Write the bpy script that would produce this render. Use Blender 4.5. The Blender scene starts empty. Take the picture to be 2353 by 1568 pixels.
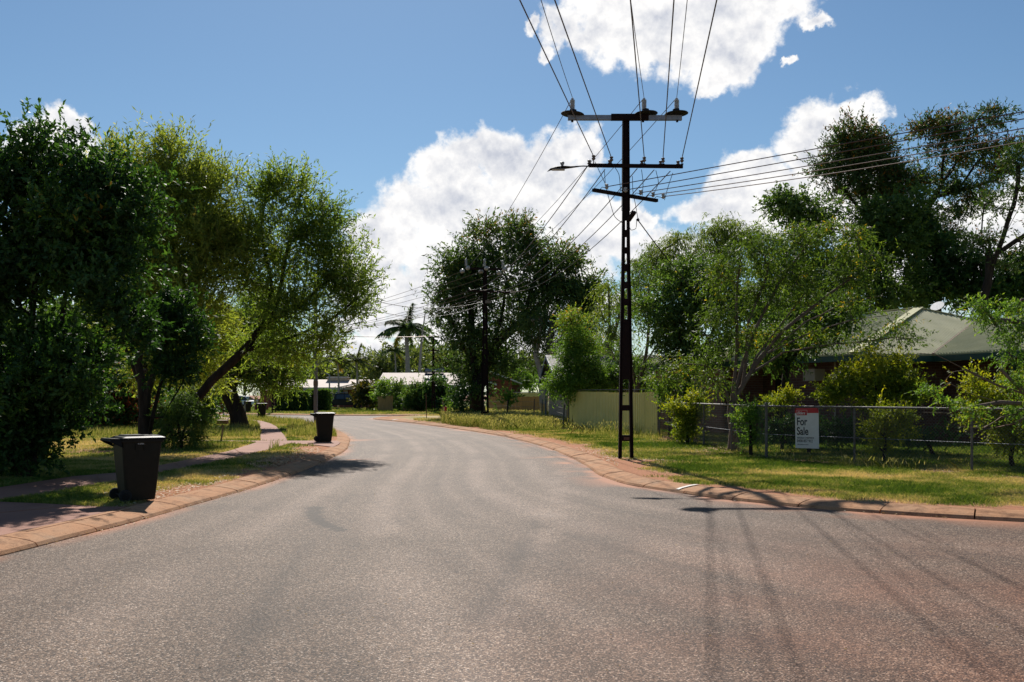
import bpy, math, random
import numpy as np
from mathutils import Vector, Matrix
from mathutils.geometry import tessellate_polygon
random.seed(7); RNG = np.random.default_rng(11)
R = math.radians
scene = bpy.context.scene
COL = scene.collection
F, CU, HV_, H = 2288.0, 1176.5, 908.0, 1.7      # focal length and horizon of the photograph (2353 px wide), eye height

def P(u, v, Y):
    return Vector(((u-CU)/F*Y, Y, H-(v-HV_)*Y/F))
def G(u, v, z=0.1):
    Y = (H-z)*F/(v-HV_)
    return Vector(((u-CU)/F*Y, Y, z))
def GY(u, Y, z=0.1):
    return Vector(((u-CU)/F*Y, Y, z))

# ---------------------------------------------------------------- materials
def nt_new(name):
    m = bpy.data.materials.new(name); m.use_nodes = True
    nt = m.node_tree; nt.nodes.clear()
    out = nt.nodes.new('ShaderNodeOutputMaterial')
    return m, nt, out
def N(nt, typ, **kw):
    n = nt.nodes.new(typ)
    for k, v in kw.items():
        if k in n.inputs: n.inputs[k].default_value = v
        else: setattr(n, k, v)
    return n
def L(nt, a, ao, b, bi): nt.links.new(a.outputs[ao], b.inputs[bi])
def ramp(nt, stops):
    r = nt.nodes.new('ShaderNodeValToRGB'); e = r.color_ramp.elements
    while len(e) < len(stops): e.new(0.5)
    for i, (p, c) in enumerate(stops):
        e[i].position = p; e[i].color = (c[0], c[1], c[2], 1)
    return r
def mat(name, c, c2=None, rough=0.7, scale=6, metal=0, bump=0.1, spec=0.4, bscale=None, detail=6, stretch=None, trans=0):
    m, nt, out = nt_new(name)
    if c2 is None: c2 = tuple(x*0.7 for x in c)
    tc = N(nt, 'ShaderNodeTexCoord')
    src = (tc, 'Object')
    if stretch:
        mp = N(nt, 'ShaderNodeMapping'); mp.inputs['Scale'].default_value = stretch
        L(nt, tc, 'Object', mp, 'Vector'); src = (mp, 'Vector')
    no = N(nt, 'ShaderNodeTexNoise', Scale=scale, Detail=detail, Roughness=0.65)
    L(nt, src[0], src[1], no, 'Vector')
    rp = ramp(nt, [(0.3, c2), (0.7, c)]); L(nt, no, 'Fac', rp, 'Fac')
    b = N(nt, 'ShaderNodeBsdfPrincipled', Roughness=rough, Metallic=metal)
    b.inputs['Specular IOR Level'].default_value = spec
    L(nt, rp, 'Color', b, 'Base Color')
    if bump:
        n2 = N(nt, 'ShaderNodeTexNoise', Scale=bscale or scale*5, Detail=4)
        L(nt, src[0], src[1], n2, 'Vector')
        bp = N(nt, 'ShaderNodeBump', Strength=bump, Distance=0.02); L(nt, n2, 'Fac', bp, 'Height'); L(nt, bp, 'Normal', b, 'Normal')
    L(nt, b, 'BSDF', out, 'Surface')
    return m
def leafmat(name, stops, rough=0.38, trans=0.4, spec=0.5, tboost=2.3):
    rough = max(rough, .6); spec *= .6; trans *= .95
    m, nt, out = nt_new(name)
    a = N(nt, 'ShaderNodeAttribute', attribute_name='tint')
    rp = ramp(nt, stops); L(nt, a, 'Fac', rp, 'Fac')
    b = N(nt, 'ShaderNodeBsdfPrincipled', Roughness=rough); b.inputs['Specular IOR Level'].default_value = spec
    L(nt, rp, 'Color', b, 'Base Color')
    t = N(nt, 'ShaderNodeBsdfTranslucent')
    mx = N(nt, 'ShaderNodeMix', data_type='RGBA', blend_type='MULTIPLY'); mx.inputs[0].default_value = 1
    mx.inputs[7].default_value = (1.25*tboost, 1.2*tboost, 0.5*tboost, 1)
    nt.links.new(rp.outputs['Color'], mx.inputs[6]); nt.links.new(mx.outputs[2], t.inputs['Color'])
    ms = N(nt, 'ShaderNodeMixShader', Fac=trans)
    L(nt, b, 'BSDF', ms, 1); L(nt, t, 'BSDF', ms, 2); L(nt, ms, 'Shader', out, 'Surface')
    return m
def brickmat(name, c1, c2, mortar, bump=0.3):
    m, nt, out = nt_new(name)
    uv = N(nt, 'ShaderNodeUVMap', uv_map='UVMap')
    br = N(nt, 'ShaderNodeTexBrick', Scale=1.0); br.inputs['Color1'].default_value = (*c1, 1); br.inputs['Color2'].default_value = (*c2, 1)
    br.inputs['Mortar'].default_value = (*mortar, 1); br.inputs['Mortar Size'].default_value = 0.008
    br.inputs['Brick Width'].default_value = 0.30; br.inputs['Row Height'].default_value = 0.10
    L(nt, uv, 'UV', br, 'Vector')
    no = N(nt, 'ShaderNodeTexNoise', Scale=3.0, Detail=5); L(nt, uv, 'UV', no, 'Vector')
    mx = N(nt, 'ShaderNodeMix', data_type='RGBA', blend_type='MULTIPLY'); mx.inputs[0].default_value = 0.5
    nt.links.new(br.outputs['Color'], mx.inputs[6]); nt.links.new(no.outputs['Fac'], mx.inputs[7])
    b = N(nt, 'ShaderNodeBsdfPrincipled', Roughness=0.85); nt.links.new(mx.outputs[2], b.inputs['Base Color'])
    bp = N(nt, 'ShaderNodeBump', Strength=bump, Distance=0.01, invert=True); L(nt, br, 'Fac', bp, 'Height'); L(nt, bp, 'Normal', b, 'Normal')
    L(nt, b, 'BSDF', out, 'Surface'); return m
def corrmat(name, c, c2, pitch=0.09, rough=0.45, rust=0.0, metal=0.0):
    m, nt, out = nt_new(name)
    uv = N(nt, 'ShaderNodeUVMap', uv_map='UVMap')
    wv = N(nt, 'ShaderNodeTexWave', Scale=1.0/pitch/ (20/(2*math.pi)) , wave_type='BANDS', bands_direction='X'); wv.inputs['Distortion'].default_value = 0
    L(nt, uv, 'UV', wv, 'Vector')
    no = N(nt, 'ShaderNodeTexNoise', Scale=0.8, Detail=6, Roughness=0.7); L(nt, uv, 'UV', no, 'Vector')
    rp = ramp(nt, [(0.35, c2), (0.65, c)]); L(nt, no, 'Fac', rp, 'Fac')
    last = rp.outputs['Color']
    if rust:
        n3 = N(nt, 'ShaderNodeTexNoise', Scale=2.5, Detail=8, Roughness=0.75); L(nt, uv, 'UV', n3, 'Vector')
        r3 = ramp(nt, [(0.62, (0, 0, 0)), (0.72, (1, 1, 1))]); L(nt, n3, 'Fac', r3, 'Fac')
        mr = N(nt, 'ShaderNodeMix', data_type='RGBA'); nt.links.new(r3.outputs['Color'], mr.inputs[0])
        nt.links.new(last, mr.inputs[6]); mr.inputs[7].default_value = (0.16, 0.07, 0.035, 1); last = mr.outputs[2]
    b = N(nt, 'ShaderNodeBsdfPrincipled', Roughness=rough, Metallic=metal); nt.links.new(last, b.inputs['Base Color']); b.inputs['Specular IOR Level'].default_value = .15
    bp = N(nt, 'ShaderNodeBump', Strength=0.15, Distance=0.02); L(nt, wv, 'Fac', bp, 'Height'); L(nt, bp, 'Normal', b, 'Normal')
    L(nt, b, 'BSDF', out, 'Surface'); return m

M = {}
M['rail'] = mat('rusty_steel', (0.022, 0.011, 0.009), (0.009, 0.005, 0.005), rough=0.75, scale=9, bump=0.3, spec=0.12)
M['galv'] = mat('galvanised_steel', (0.30, 0.31, 0.33), (0.20, 0.21, 0.23), rough=0.5, scale=12, metal=0.6, bump=0.1)
M['galvdark'] = mat('weathered_pipe', (0.16, 0.15, 0.14), (0.07, 0.06, 0.055), rough=0.6, scale=10, metal=0.3, bump=0.2)
M['dark'] = mat('dark_metal', (0.02, 0.02, 0.022), (0.012, 0.012, 0.013), rough=0.6, scale=5, spec=0.2)
M['porc'] = mat('grey_porcelain', (0.55, 0.55, 0.56), (0.4, 0.4, 0.4), rough=0.35, scale=20, bump=0.02)
M['porcw'] = mat('white_porcelain', (0.40, 0.40, 0.39), (0.35, 0.33, 0.3), rough=0.35, scale=8, bump=0.02)
M['porcb'] = mat('weathered_insulator', (0.22, 0.17, 0.13), (0.10, 0.07, 0.055), rough=0.5, scale=20, bump=0.05)
M['wire'] = mat('aged_wire', (0.17, 0.11, 0.085), (0.10, 0.065, 0.05), rough=0.55, scale=30, metal=0.5, bump=0)
M['cable'] = mat('black_cable', (0.012, 0.012, 0.012), None, rough=0.6, scale=30, bump=0)
M['bin'] = mat('dark_green_plastic', (0.015, 0.013, 0.007), (0.009, 0.008, 0.0045), rough=0.5, scale=9, bump=0.04, spec=0.22)
M['lid'] = mat('black_plastic', (0.010, 0.011, 0.012), (0.007, 0.008, 0.009), rough=0.45, scale=14, bump=0.05, spec=0.12)
M['rubber'] = mat('rubber', (0.012, 0.012, 0.012), None, rough=0.8, scale=30)
M['bark'] = mat('dark_bark', (0.045, 0.034, 0.027), (0.014, 0.011, 0.009), rough=0.95, scale=7, bump=0.8, stretch=(1, 1, 0.25), spec=0.15)
M['barkgrey'] = mat('grey_bark', (0.20, 0.145, 0.11), (0.09, 0.062, 0.048), rough=0.9, scale=5, bump=0.5, stretch=(1, 1, 0.4), spec=0.2)
M['barkwhite'] = mat('white_gum_bark', (0.52, 0.46, 0.40), (0.30, 0.24, 0.19), rough=0.8, scale=3, bump=0.2, stretch=(1, 1, 0.4), spec=0.2)
M['palmtrunk'] = mat('palm_trunk', (0.36, 0.33, 0.30), (0.22, 0.19, 0.17), rough=0.85, scale=3, bump=0.3, stretch=(.3, .3, 4))
M['signwhite'] = mat('sign_white', (0.62, 0.60, 0.57), (0.54, 0.51, 0.47), rough=0.45, scale=5, bump=0.02)
M['signred'] = mat('sign_red', (0.42, 0.015, 0.02), (0.36, 0.012, 0.016), rough=0.4, scale=4, bump=0.0)
M['signink'] = mat('sign_ink', (0.025, 0.028, 0.035), None, rough=0.5, bump=0)
M['paint'] = mat('white_paint', (0.75, 0.73, 0.68), (0.5, 0.42, 0.36), rough=0.7, scale=18, bump=0.1)
M['cream'] = mat('cream_panel', (0.42, 0.34, 0.25), (0.34, 0.27, 0.2), rough=0.8, scale=2, bump=0.05)
M['tan'] = mat('tan_wall', (0.42, 0.30, 0.20), (0.34, 0.235, 0.155), rough=0.85, scale=1.2, bump=0.1)
M['greenfascia'] = mat('dark_green_fascia', (0.02, 0.07, 0.05), (0.014, 0.05, 0.036), rough=0.5, scale=3, bump=0.05)
M['whitefascia'] = mat('white_fascia', (0.6, 0.58, 0.53), (0.45, 0.42, 0.38), rough=0.6, scale=3, bump=0.05)
M['bluefascia'] = mat('blue_grey_fascia', (0.10, 0.14, 0.17), (0.07, 0.1, 0.12), rough=0.6, scale=3, bump=0.05)
M['glass'] = mat('dark_glass', (0.02, 0.022, 0.025), None, rough=0.08, scale=1, bump=0, spec=0.7)
M['lightglass'] = mat('pale_blind', (0.4, 0.38, 0.36), (0.3, 0.28, 0.27), rough=0.3, scale=3, bump=0)
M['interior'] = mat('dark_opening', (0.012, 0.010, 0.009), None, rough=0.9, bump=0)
M['brick'] = brickmat('red_brown_brick', (0.17, 0.062, 0.042), (0.115, 0.042, 0.030), (0.20, 0.15, 0.12))
M['brickpink'] = brickmat('pink_brick', (0.42, 0.20, 0.15), (0.34, 0.15, 0.12), (0.5, 0.42, 0.36))
M['brickred'] = brickmat('red_brick', (0.34, 0.075, 0.045), (0.26, 0.055, 0.035), (0.2, 0.10, 0.08))
M['roofgreen'] = corrmat('green_corrugated_roof', (0.56, 0.53, 0.32), (0.45, 0.435, 0.26), pitch=0.16, rough=0.6, rust=1)
M['roofpale'] = corrmat('pale_corrugated_roof', (0.62, 0.51, 0.44), (0.50, 0.40, 0.34), pitch=0.25, rough=0.7)
M['roofgrey'] = corrmat('grey_corrugated_roof', (0.20, 0.18, 0.18), (0.09, 0.075, 0.075), pitch=0.2, rough=0.65, rust=1, metal=0.0)
M['greensheet'] = mat('olive_steel_sheet', (0.68, 0.58, 0.19), (0.60, 0.52, 0.165), rough=0.5, scale=1.5, bump=0.02)
M['timber'] = mat('treated_pine', (0.46, 0.27, 0.10), (0.33, 0.19, 0.07), rough=0.85, scale=3, bump=0.2, stretch=(4, 4, .5))
M['timberold'] = mat('weathered_timber', (0.22, 0.15, 0.10), (0.12, 0.08, 0.055), rough=0.9, scale=5, bump=0.3, stretch=(3, 3, .5))
M['stake'] = mat('rusty_stake', (0.13, 0.06, 0.04), (0.07, 0.035, 0.025), rough=0.9, scale=10)
M['brownbox'] = mat('brown_letterbox', (0.17, 0.09, 0.035), (0.12, 0.065, 0.028), rough=0.8, scale=6)
M['greypole'] = mat('grey_concrete_pole', (0.21, 0.19, 0.18), (0.14, 0.125, 0.12), rough=0.85, scale=4, bump=0.2, stretch=(1, 1, .2))
M['carblack'] = mat('black_car_paint', (0.012, 0.012, 0.014), None, rough=0.3, scale=1, bump=0, spec=0.3)
M['carwhite'] = mat('pale_car_paint', (0.6, 0.63, 0.64), (0.55, 0.58, 0.6), rough=0.25, scale=1, bump=0, spec=0.5)
M['taillight'] = mat('red_lens', (0.4, 0.01, 0.01), None, rough=0.2, bump=0)
M['chrome'] = mat('chrome', (0.6, 0.6, 0.6), (0.4, 0.4, 0.4), rough=0.2, metal=0.9, bump=0)
M['soil'] = mat('red_soil', (0.36, 0.15, 0.075), (0.22, 0.10, 0.055), rough=0.95, scale=0.6, bump=0.4, bscale=30)
M['litter'] = leafmat('dry_leaf_litter', [(0, (0.30, 0.17, 0.09)), (0.5, (0.45, 0.32, 0.18)), (1, (0.6, 0.5, 0.36))], rough=0.7, trans=0.1)

# leaf palettes
M['leaf_dark'] = leafmat('glossy_dark_leaves', [(0, (0.012, 0.036, 0.009)), (0.6, (0.032, 0.080, 0.017)), (0.93, (0.07, 0.14, 0.026)), (1, (0.30, 0.17, 0.02))], rough=0.32, trans=0.32, spec=0.55)
M['leaf_olive'] = leafmat('olive_narrow_leaves', [(0, (0.07, 0.105, 0.02)), (0.6, (0.15, 0.19, 0.038)), (0.9, (0.24, 0.26, 0.055)), (1, (0.30, 0.20, 0.06))], rough=0.45, trans=0.46)
M['leaf_olive2'] = leafmat('green_narrow_leaves', [(0, (0.05, 0.09, 0.018)), (0.6, (0.115, 0.17, 0.034)), (0.9, (0.20, 0.25, 0.05)), (1, (0.28, 0.2, 0.05))], rough=0.45, trans=0.46)
M['leaf_mid'] = leafmat('mid_green_leaves', [(0, (0.028, 0.060, 0.014)), (0.6, (0.058, 0.108, 0.026)), (0.95, (0.11, 0.165, 0.036)), (1, (0.28, 0.2, 0.03))], rough=0.38, trans=0.36)
M['leaf_bright'] = leafmat('bright_green_leaves', [(0, (0.045, 0.10, 0.018)), (0.6, (0.095, 0.175, 0.028)), (0.92, (0.19, 0.25, 0.036)), (1, (0.32, 0.17, 0.03))], rough=0.42, trans=0.40)
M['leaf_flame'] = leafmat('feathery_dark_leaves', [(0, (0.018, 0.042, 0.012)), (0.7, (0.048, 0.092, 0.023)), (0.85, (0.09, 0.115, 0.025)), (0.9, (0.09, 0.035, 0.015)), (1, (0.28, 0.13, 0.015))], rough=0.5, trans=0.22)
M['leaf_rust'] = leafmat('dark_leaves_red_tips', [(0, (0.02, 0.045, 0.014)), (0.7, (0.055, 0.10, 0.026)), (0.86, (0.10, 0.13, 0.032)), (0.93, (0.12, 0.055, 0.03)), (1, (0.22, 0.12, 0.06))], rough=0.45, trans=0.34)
M['leaf_pod'] = leafmat('green_leaves_yellow_pods', [(0, (0.03, 0.058, 0.011)), (0.7, (0.075, 0.125, 0.021)), (0.9, (0.15, 0.19, 0.03)), (0.94, (0.38, 0.26, 0.02)), (1, (0.5, 0.3, 0.02))], rough=0.4, trans=0.36)
M['leaf_yellow'] = leafmat('golden_green_leaves', [(0, (0.026, 0.055, 0.009)), (0.5, (0.13, 0.17, 0.014)), (1, (0.30, 0.28, 0.02))], rough=0.45, trans=0.4)
M['leaf_pale'] = leafmat('pale_gum_leaves', [(0, (0.05, 0.085, 0.02)), (0.6, (0.11, 0.16, 0.035)), (1, (0.2, 0.22, 0.05))], rough=0.45, trans=0.38)
M['leaf_far'] = leafmat('distant_tree_leaves', [(0, (0.05, 0.075, 0.025)), (0.6, (0.10, 0.135, 0.045)), (1, (0.17, 0.19, 0.06))], rough=0.6, trans=0.3)
M['leaf_palm'] = leafmat('palm_leaflets', [(0, (0.035, 0.075, 0.02)), (0.8, (0.09, 0.145, 0.035)), (1, (0.22, 0.15, 0.03))], rough=0.4, trans=0.25)
M['leaf_palmy'] = leafmat('yellowing_palm_leaflets', [(0, (0.04, 0.06, 0.015)), (0.5, (0.09, 0.12, 0.025)), (1, (0.32, 0.2, 0.04))], rough=0.45, trans=0.3)
M['leaf_red'] = leafmat('red_and_green_leaves', [(0, (0.015, 0.04, 0.008)), (0.55, (0.04, 0.08, 0.015)), (0.7, (0.2, 0.03, 0.02)), (1, (0.4, 0.10, 0.03))], rough=0.45, trans=0.35)
M['leaf_croton'] = leafmat('croton_leaves', [(0, (0.012, 0.02, 0.008)), (0.6, (0.05, 0.055, 0.012)), (0.85, (0.12, 0.10, 0.02)), (1, (0.3, 0.16, 0.04))], rough=0.35, trans=0.25)
M['grass'] = leafmat('lawn_blades', [(0, (0.07, 0.13, 0.022)), (0.3, (0.17, 0.23, 0.05)), (0.6, (0.36, 0.33, 0.13)), (1, (0.62, 0.47, 0.28))], rough=0.6, trans=0.36, spec=0.25, tboost=1.1)
M['weed'] = leafmat('tall_grass_blades', [(0, (0.07, 0.12, 0.02)), (0.5, (0.17, 0.21, 0.05)), (0.8, (0.32, 0.30, 0.12)), (1, (0.55, 0.47, 0.28))], rough=0.6, trans=0.42, spec=0.25, tboost=1.1)

# ---------------------------------------------------------------- tagging + mesh builders
def tag(o, label=None, cat=None, group=None, kind=None):
    if label: o['label'] = label
    if cat: o['category'] = cat
    if group: o['group'] = group
    if kind: o['kind'] = kind
    return o
def empty(name, loc=(0, 0, 0), label=None, cat=None, group=None):
    o = bpy.data.objects.new(name, None); COL.objects.link(o); o.location = loc; o.empty_display_size = 0.3
    return tag(o, label, cat, group)
def npmesh(name, V, Fc, material, parent=None, attrs=None, smooth=False, sub=True, uvdir=None):
    """V (n,3); Fc (m,k) array or list of index lists"""
    me = bpy.data.meshes.new(name)
    V = np.asarray(V, dtype=np.float64).reshape(-1, 3)
    if parent is not None and sub: V = V - np.array(parent.location)
    if isinstance(Fc, np.ndarray):
        m, k = Fc.shape
        me.vertices.add(len(V)); me.vertices.foreach_set('co', V.astype(np.float32).ravel())
        me.loops.add(m*k); me.loops.foreach_set('vertex_index', Fc.astype(np.int32).ravel())
        me.polygons.add(m); me.polygons.foreach_set('loop_start', (np.arange(m)*k).astype(np.int32))
        try: me.polygons.foreach_set('loop_total', np.full(m, k, dtype=np.int32))
        except Exception: pass
    else:
        me.from_pydata([tuple(v) for v in V], [], Fc)
    me.update(calc_edges=True)
    if uvdir is not None:
        uvl = me.uv_layers.new(name='UVMap')
        li = np.zeros(len(me.loops), dtype=np.int32); me.loops.foreach_get('vertex_index', li)
        c = V[li]; d = np.array(uvdir, dtype=float)
        if d.ndim == 1:
            uu = c@d; vv = c[:, 2]
        else:
            uu = c@d[0]; vv = c@d[1]
        uvl.data.foreach_set('uv', np.stack([uu, vv], 1).astype(np.float32).ravel())
    if attrs:
        for an, av in attrs.items():
            at = me.attributes.new(an, 'FLOAT', 'POINT'); at.data.foreach_set('value', np.asarray(av, dtype=np.float32))
    if smooth: me.polygons.foreach_set('use_smooth', np.ones(len(me.polygons), dtype=bool))
    me.materials.append(material)
    o = bpy.data.objects.new(name, me); COL.objects.link(o)
    if parent is not None: o.parent = parent
    return o

class MB:
    def __init__(s): s.v = []; s.f = []
    def add(s, vs, fs):
        b = len(s.v); s.v += [tuple(v) for v in vs]; s.f += [[i+b for i in f] for f in fs]; return s
    def box(s, c, size, rz=0, mat4=None):
        x, y, z = size[0]/2, size[1]/2, size[2]/2
        vs = [Vector((a*x, b*y, d*z)) for a in (-1, 1) for b in (-1, 1) for d in (-1, 1)]
        rm = Matrix.Rotation(rz, 3, 'Z'); vs = [rm@v+Vector(c) for v in vs]
        return s.add(vs, [[0, 1, 3, 2], [4, 6, 7, 5], [0, 4, 5, 1], [2, 3, 7, 6], [0, 2, 6, 4], [1, 5, 7, 3]])
    def loft(s, rings, cap=True):
        n = len(rings[0]); vs = [v for r in rings for v in r]; fs = []
        for k in range(len(rings)-1):
            for i in range(n):
                j = (i+1) % n; fs.append([k*n+i, k*n+j, (k+1)*n+j, (k+1)*n+i])
        if cap: fs.append(list(range(n))[::-1]); fs.append([(len(rings)-1)*n+i for i in range(n)])
        return s.add(vs, fs)
    def cyl(s, a, b, r0, r1=None, n=8, cap=True):
        a = Vector(a); b = Vector(b); r1 = r0 if r1 is None else r1
        d = (b-a).normalized(); q = d.to_track_quat('Z', 'Y').to_matrix()
        rings = [[p+q@Vector((math.cos(t)*r, math.sin(t)*r, 0)) for t in [2*math.pi*i/n for i in range(n)]] for p, r in ((a, r0), (b, r1))]
        return s.loft(rings, cap)
    def tube(s, pts, r, n=6):
        pts = [Vector(p) for p in pts]
        rs = r if isinstance(r, (list, tuple)) else [r]*len(pts)
        rings = []
        for i, p in enumerate(pts):
            d = (pts[min(i+1, len(pts)-1)]-pts[max(i-1, 0)]).normalized()
            up = Vector((0, 0, 1)) if abs(d.z) < 0.9 else Vector((1, 0, 0))
            a = d.cross(up).normalized(); b = a.cross(d)
            rings.append([p+a*math.cos(t)*rs[i]+b*math.sin(t)*rs[i] for t in [2*math.pi*k/n for k in range(n)]])
        return s.loft(rings)
    def lathe(s, c, prof, axis=(0, 0, 1), n=12):
        c = Vector(c); q = Vector(axis).normalized().to_track_quat('Z', 'Y').to_matrix()
        rings = [[c+q@Vector((math.cos(t)*r, math.sin(t)*r, z)) for t in [2*math.pi*i/n for i in range(n)]] for r, z in prof]
        return s.loft(rings)
    def prism(s, poly, z0, z1):
        n = len(poly); return s.loft([[Vector((p[0], p[1], z0)) for p in poly], [Vector((p[0], p[1], z1)) for p in poly]])
    def slab(s, pts, off):
        off = Vector(off); return s.loft([[Vector(p) for p in pts], [Vector(p)+off for p in pts]])
    def beam(s, a, b, w, h, up=(0, 0, 1)):
        a = Vector(a); b = Vector(b); d = (b-a).normalized(); x = d.cross(Vector(up)).normalized(); y = x.cross(d).normalized()
        rings = [[p+x*(sx*w/2)+y*(sy*h/2) for sx, sy in ((-1, -1), (1, -1), (1, 1), (-1, 1))] for p in (a, b)]
        return s.loft(rings)
    def build(s, name, m, parent=None, smooth=False, uvdir=None, sub=True):
        return npmesh(name, np.array([tuple(v) for v in s.v]), s.f, m, parent, smooth=smooth, uvdir=uvdir, sub=sub)
def bevel(o, w=0.01, seg=2):
    md = o.modifiers.new('Bevel', 'BEVEL'); md.width = w; md.segments = seg; md.limit_method = 'ANGLE'; return o
def copy_tree(o, parent=None):
    c = o.copy(); COL.objects.link(c); c.parent = parent
    for ch in list(o.children): copy_tree(ch, c)
    return c

# ---------------------------------------------------------------- noise and polygon helpers (numpy)
def vnoise(x, y, seed=0):
    xi = np.floor(x).astype(np.int64); yi = np.floor(y).astype(np.int64); xf = x-xi; yf = y-yi
    def h(a, b):
        n = (a*374761393+b*668265263+seed*974711) & 0xffffffff
        n = ((n ^ (n >> 13))*1274126177) & 0xffffffff
        return ((n ^ (n >> 16)) & 0xffff)/65535.0
    s = xf*xf*(3-2*xf); t = yf*yf*(3-2*yf)
    return (h(xi, yi)*(1-s)+h(xi+1, yi)*s)*(1-t)+(h(xi, yi+1)*(1-s)+h(xi+1, yi+1)*s)*t
def fbm(x, y, sc, seed=0, oct=4):
    r = 0; a = 1; w = 0
    for i in range(oct):
        r = r+a*vnoise(x*sc, y*sc, seed+i); w += a; a *= 0.5; sc *= 2.1
    return r/w
def inside(px, py, poly):
    poly = np.asarray(poly)[:, :2]; c = np.zeros(px.shape, bool); j = len(poly)-1
    for i in range(len(poly)):
        xi, yi = poly[i]; xj, yj = poly[j]
        if yi != yj:
            c ^= ((yi > py) != (yj > py)) & (px < (xj-xi)*(py-yi)/(yj-yi)+xi)
        j = i
    return c
def distpoly(px, py, line, closed=False):
    line = np.asarray(line)[:, :2]; d = np.full(px.shape, 1e9)
    m = len(line) if closed else len(line)-1
    for i in range(m):
        a = line[i]; b = line[(i+1) % len(line)]; ab = b-a; l2 = (ab**2).sum()+1e-12
        t = np.clip(((px-a[0])*ab[0]+(py-a[1])*ab[1])/l2, 0, 1)
        d = np.minimum(d, np.hypot(px-a[0]-t*ab[0], py-a[1]-t*ab[1]))
    return d
def catmull(pts, step=0.4):
    pts = [Vector((p[0], p[1], 0)) for p in pts]; out = []
    for i in range(len(pts)-1):
        p0 = pts[max(i-1, 0)]; p1 = pts[i]; p2 = pts[i+1]; p3 = pts[min(i+2, len(pts)-1)]
        n = max(1, int((p2-p1).length/step))
        for k in range(n):
            t = k/n
            out.append(0.5*((2*p1)+(p2-p0)*t+(2*p0-5*p1+4*p2-p3)*t*t+(3*p1-p0-3*p2+p3)*t**3))
    out.append(pts[-1]); return np.array([(p.x, p.y) for p in out])
# ---------------------------------------------------------------- road, kerbs, verges, paths
rk = [(2041,1182),(1836,1166),(1741,1156),(1641,1145.5),(1553,1132),(1494.6,1123.5),(1436,1113),(1400,1101),(1375,1091),(1348,1072),(1313,1053),(1263.6,1032),(1211.5,1016.8),(1156.5,1003.5),(1106,995),(1035.6,984.5),(947.7,973),(900,968)]
rightK = [(60, 3), (40, 6), (22, 8.6), (12.5, 10.7)] + [tuple(G(2353, 1200, 0)[:2])] + [tuple(G(u, v, 0)[:2]) for u, v in rk]
nose = [tuple(G(u, v, 0)[:2]) for u, v in [(868,965.2),(858,963.6),(860,962),(880,960.6),(920,958.6),(968,956.6)]]
farK = [tuple(G(u, v, 0)[:2]) for u, v in [(985,955.2),(860,956.0),(760,955.6),(640,954.2),(570,953.0),(492,951.5),(400,950.6),(200,949.5),(-300,948.6)]]
leftA = [tuple(G(u, v, 0)[:2]) for u, v in [(-300,952.0),(200,952.8),(400,954),(492,955.6),(530,957.2),(576,959.5),(610,962),(641,965),(681,969.5),(721,975.5),(757,984),(784,994),(799,1003.5),(804,1013),(802,1022),(793,1037),(752,1058),(704,1079),(601.6,1115),(506,1144),(400,1174),(342,1191),(260,1213.4),(150,1241),(70,1262),(0,1279)]]
leftK = leftA + [(-5.75, 8), (-6.2, 4), (-6.9, -3), (-7.2, -15)]
cR = catmull(rightK, 0.4); cN = catmull(nose, 0.3); cF = catmull(farK, 1.0); cL = catmull(leftK, 0.4)
rightLine = np.vstack([cR, cN]); 
ROAD = np.vstack([rightLine, cF, cL, [(-7.2, -15), (60, -15)]])
def side_offset(line, d):
    t = np.gradient(line, axis=0); t /= (np.linalg.norm(t, axis=1)[:, None]+1e-9)
    return line+np.stack([-t[:, 1], t[:, 0]], 1)*d
def outward(line):
    o = side_offset(line, 0.3); i = inside(o[:, 0], o[:, 1], ROAD).mean()
    return 1 if i < 0.5 else -1
KPROF = [(-0.01, -0.03), (0.0, 0.008), (0.03, 0.045), (0.10, 0.066), (0.22, 0.088), (0.33, 0.104), (0.42, 0.112), (0.47, 0.110), (0.52, 0.06)]
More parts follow.
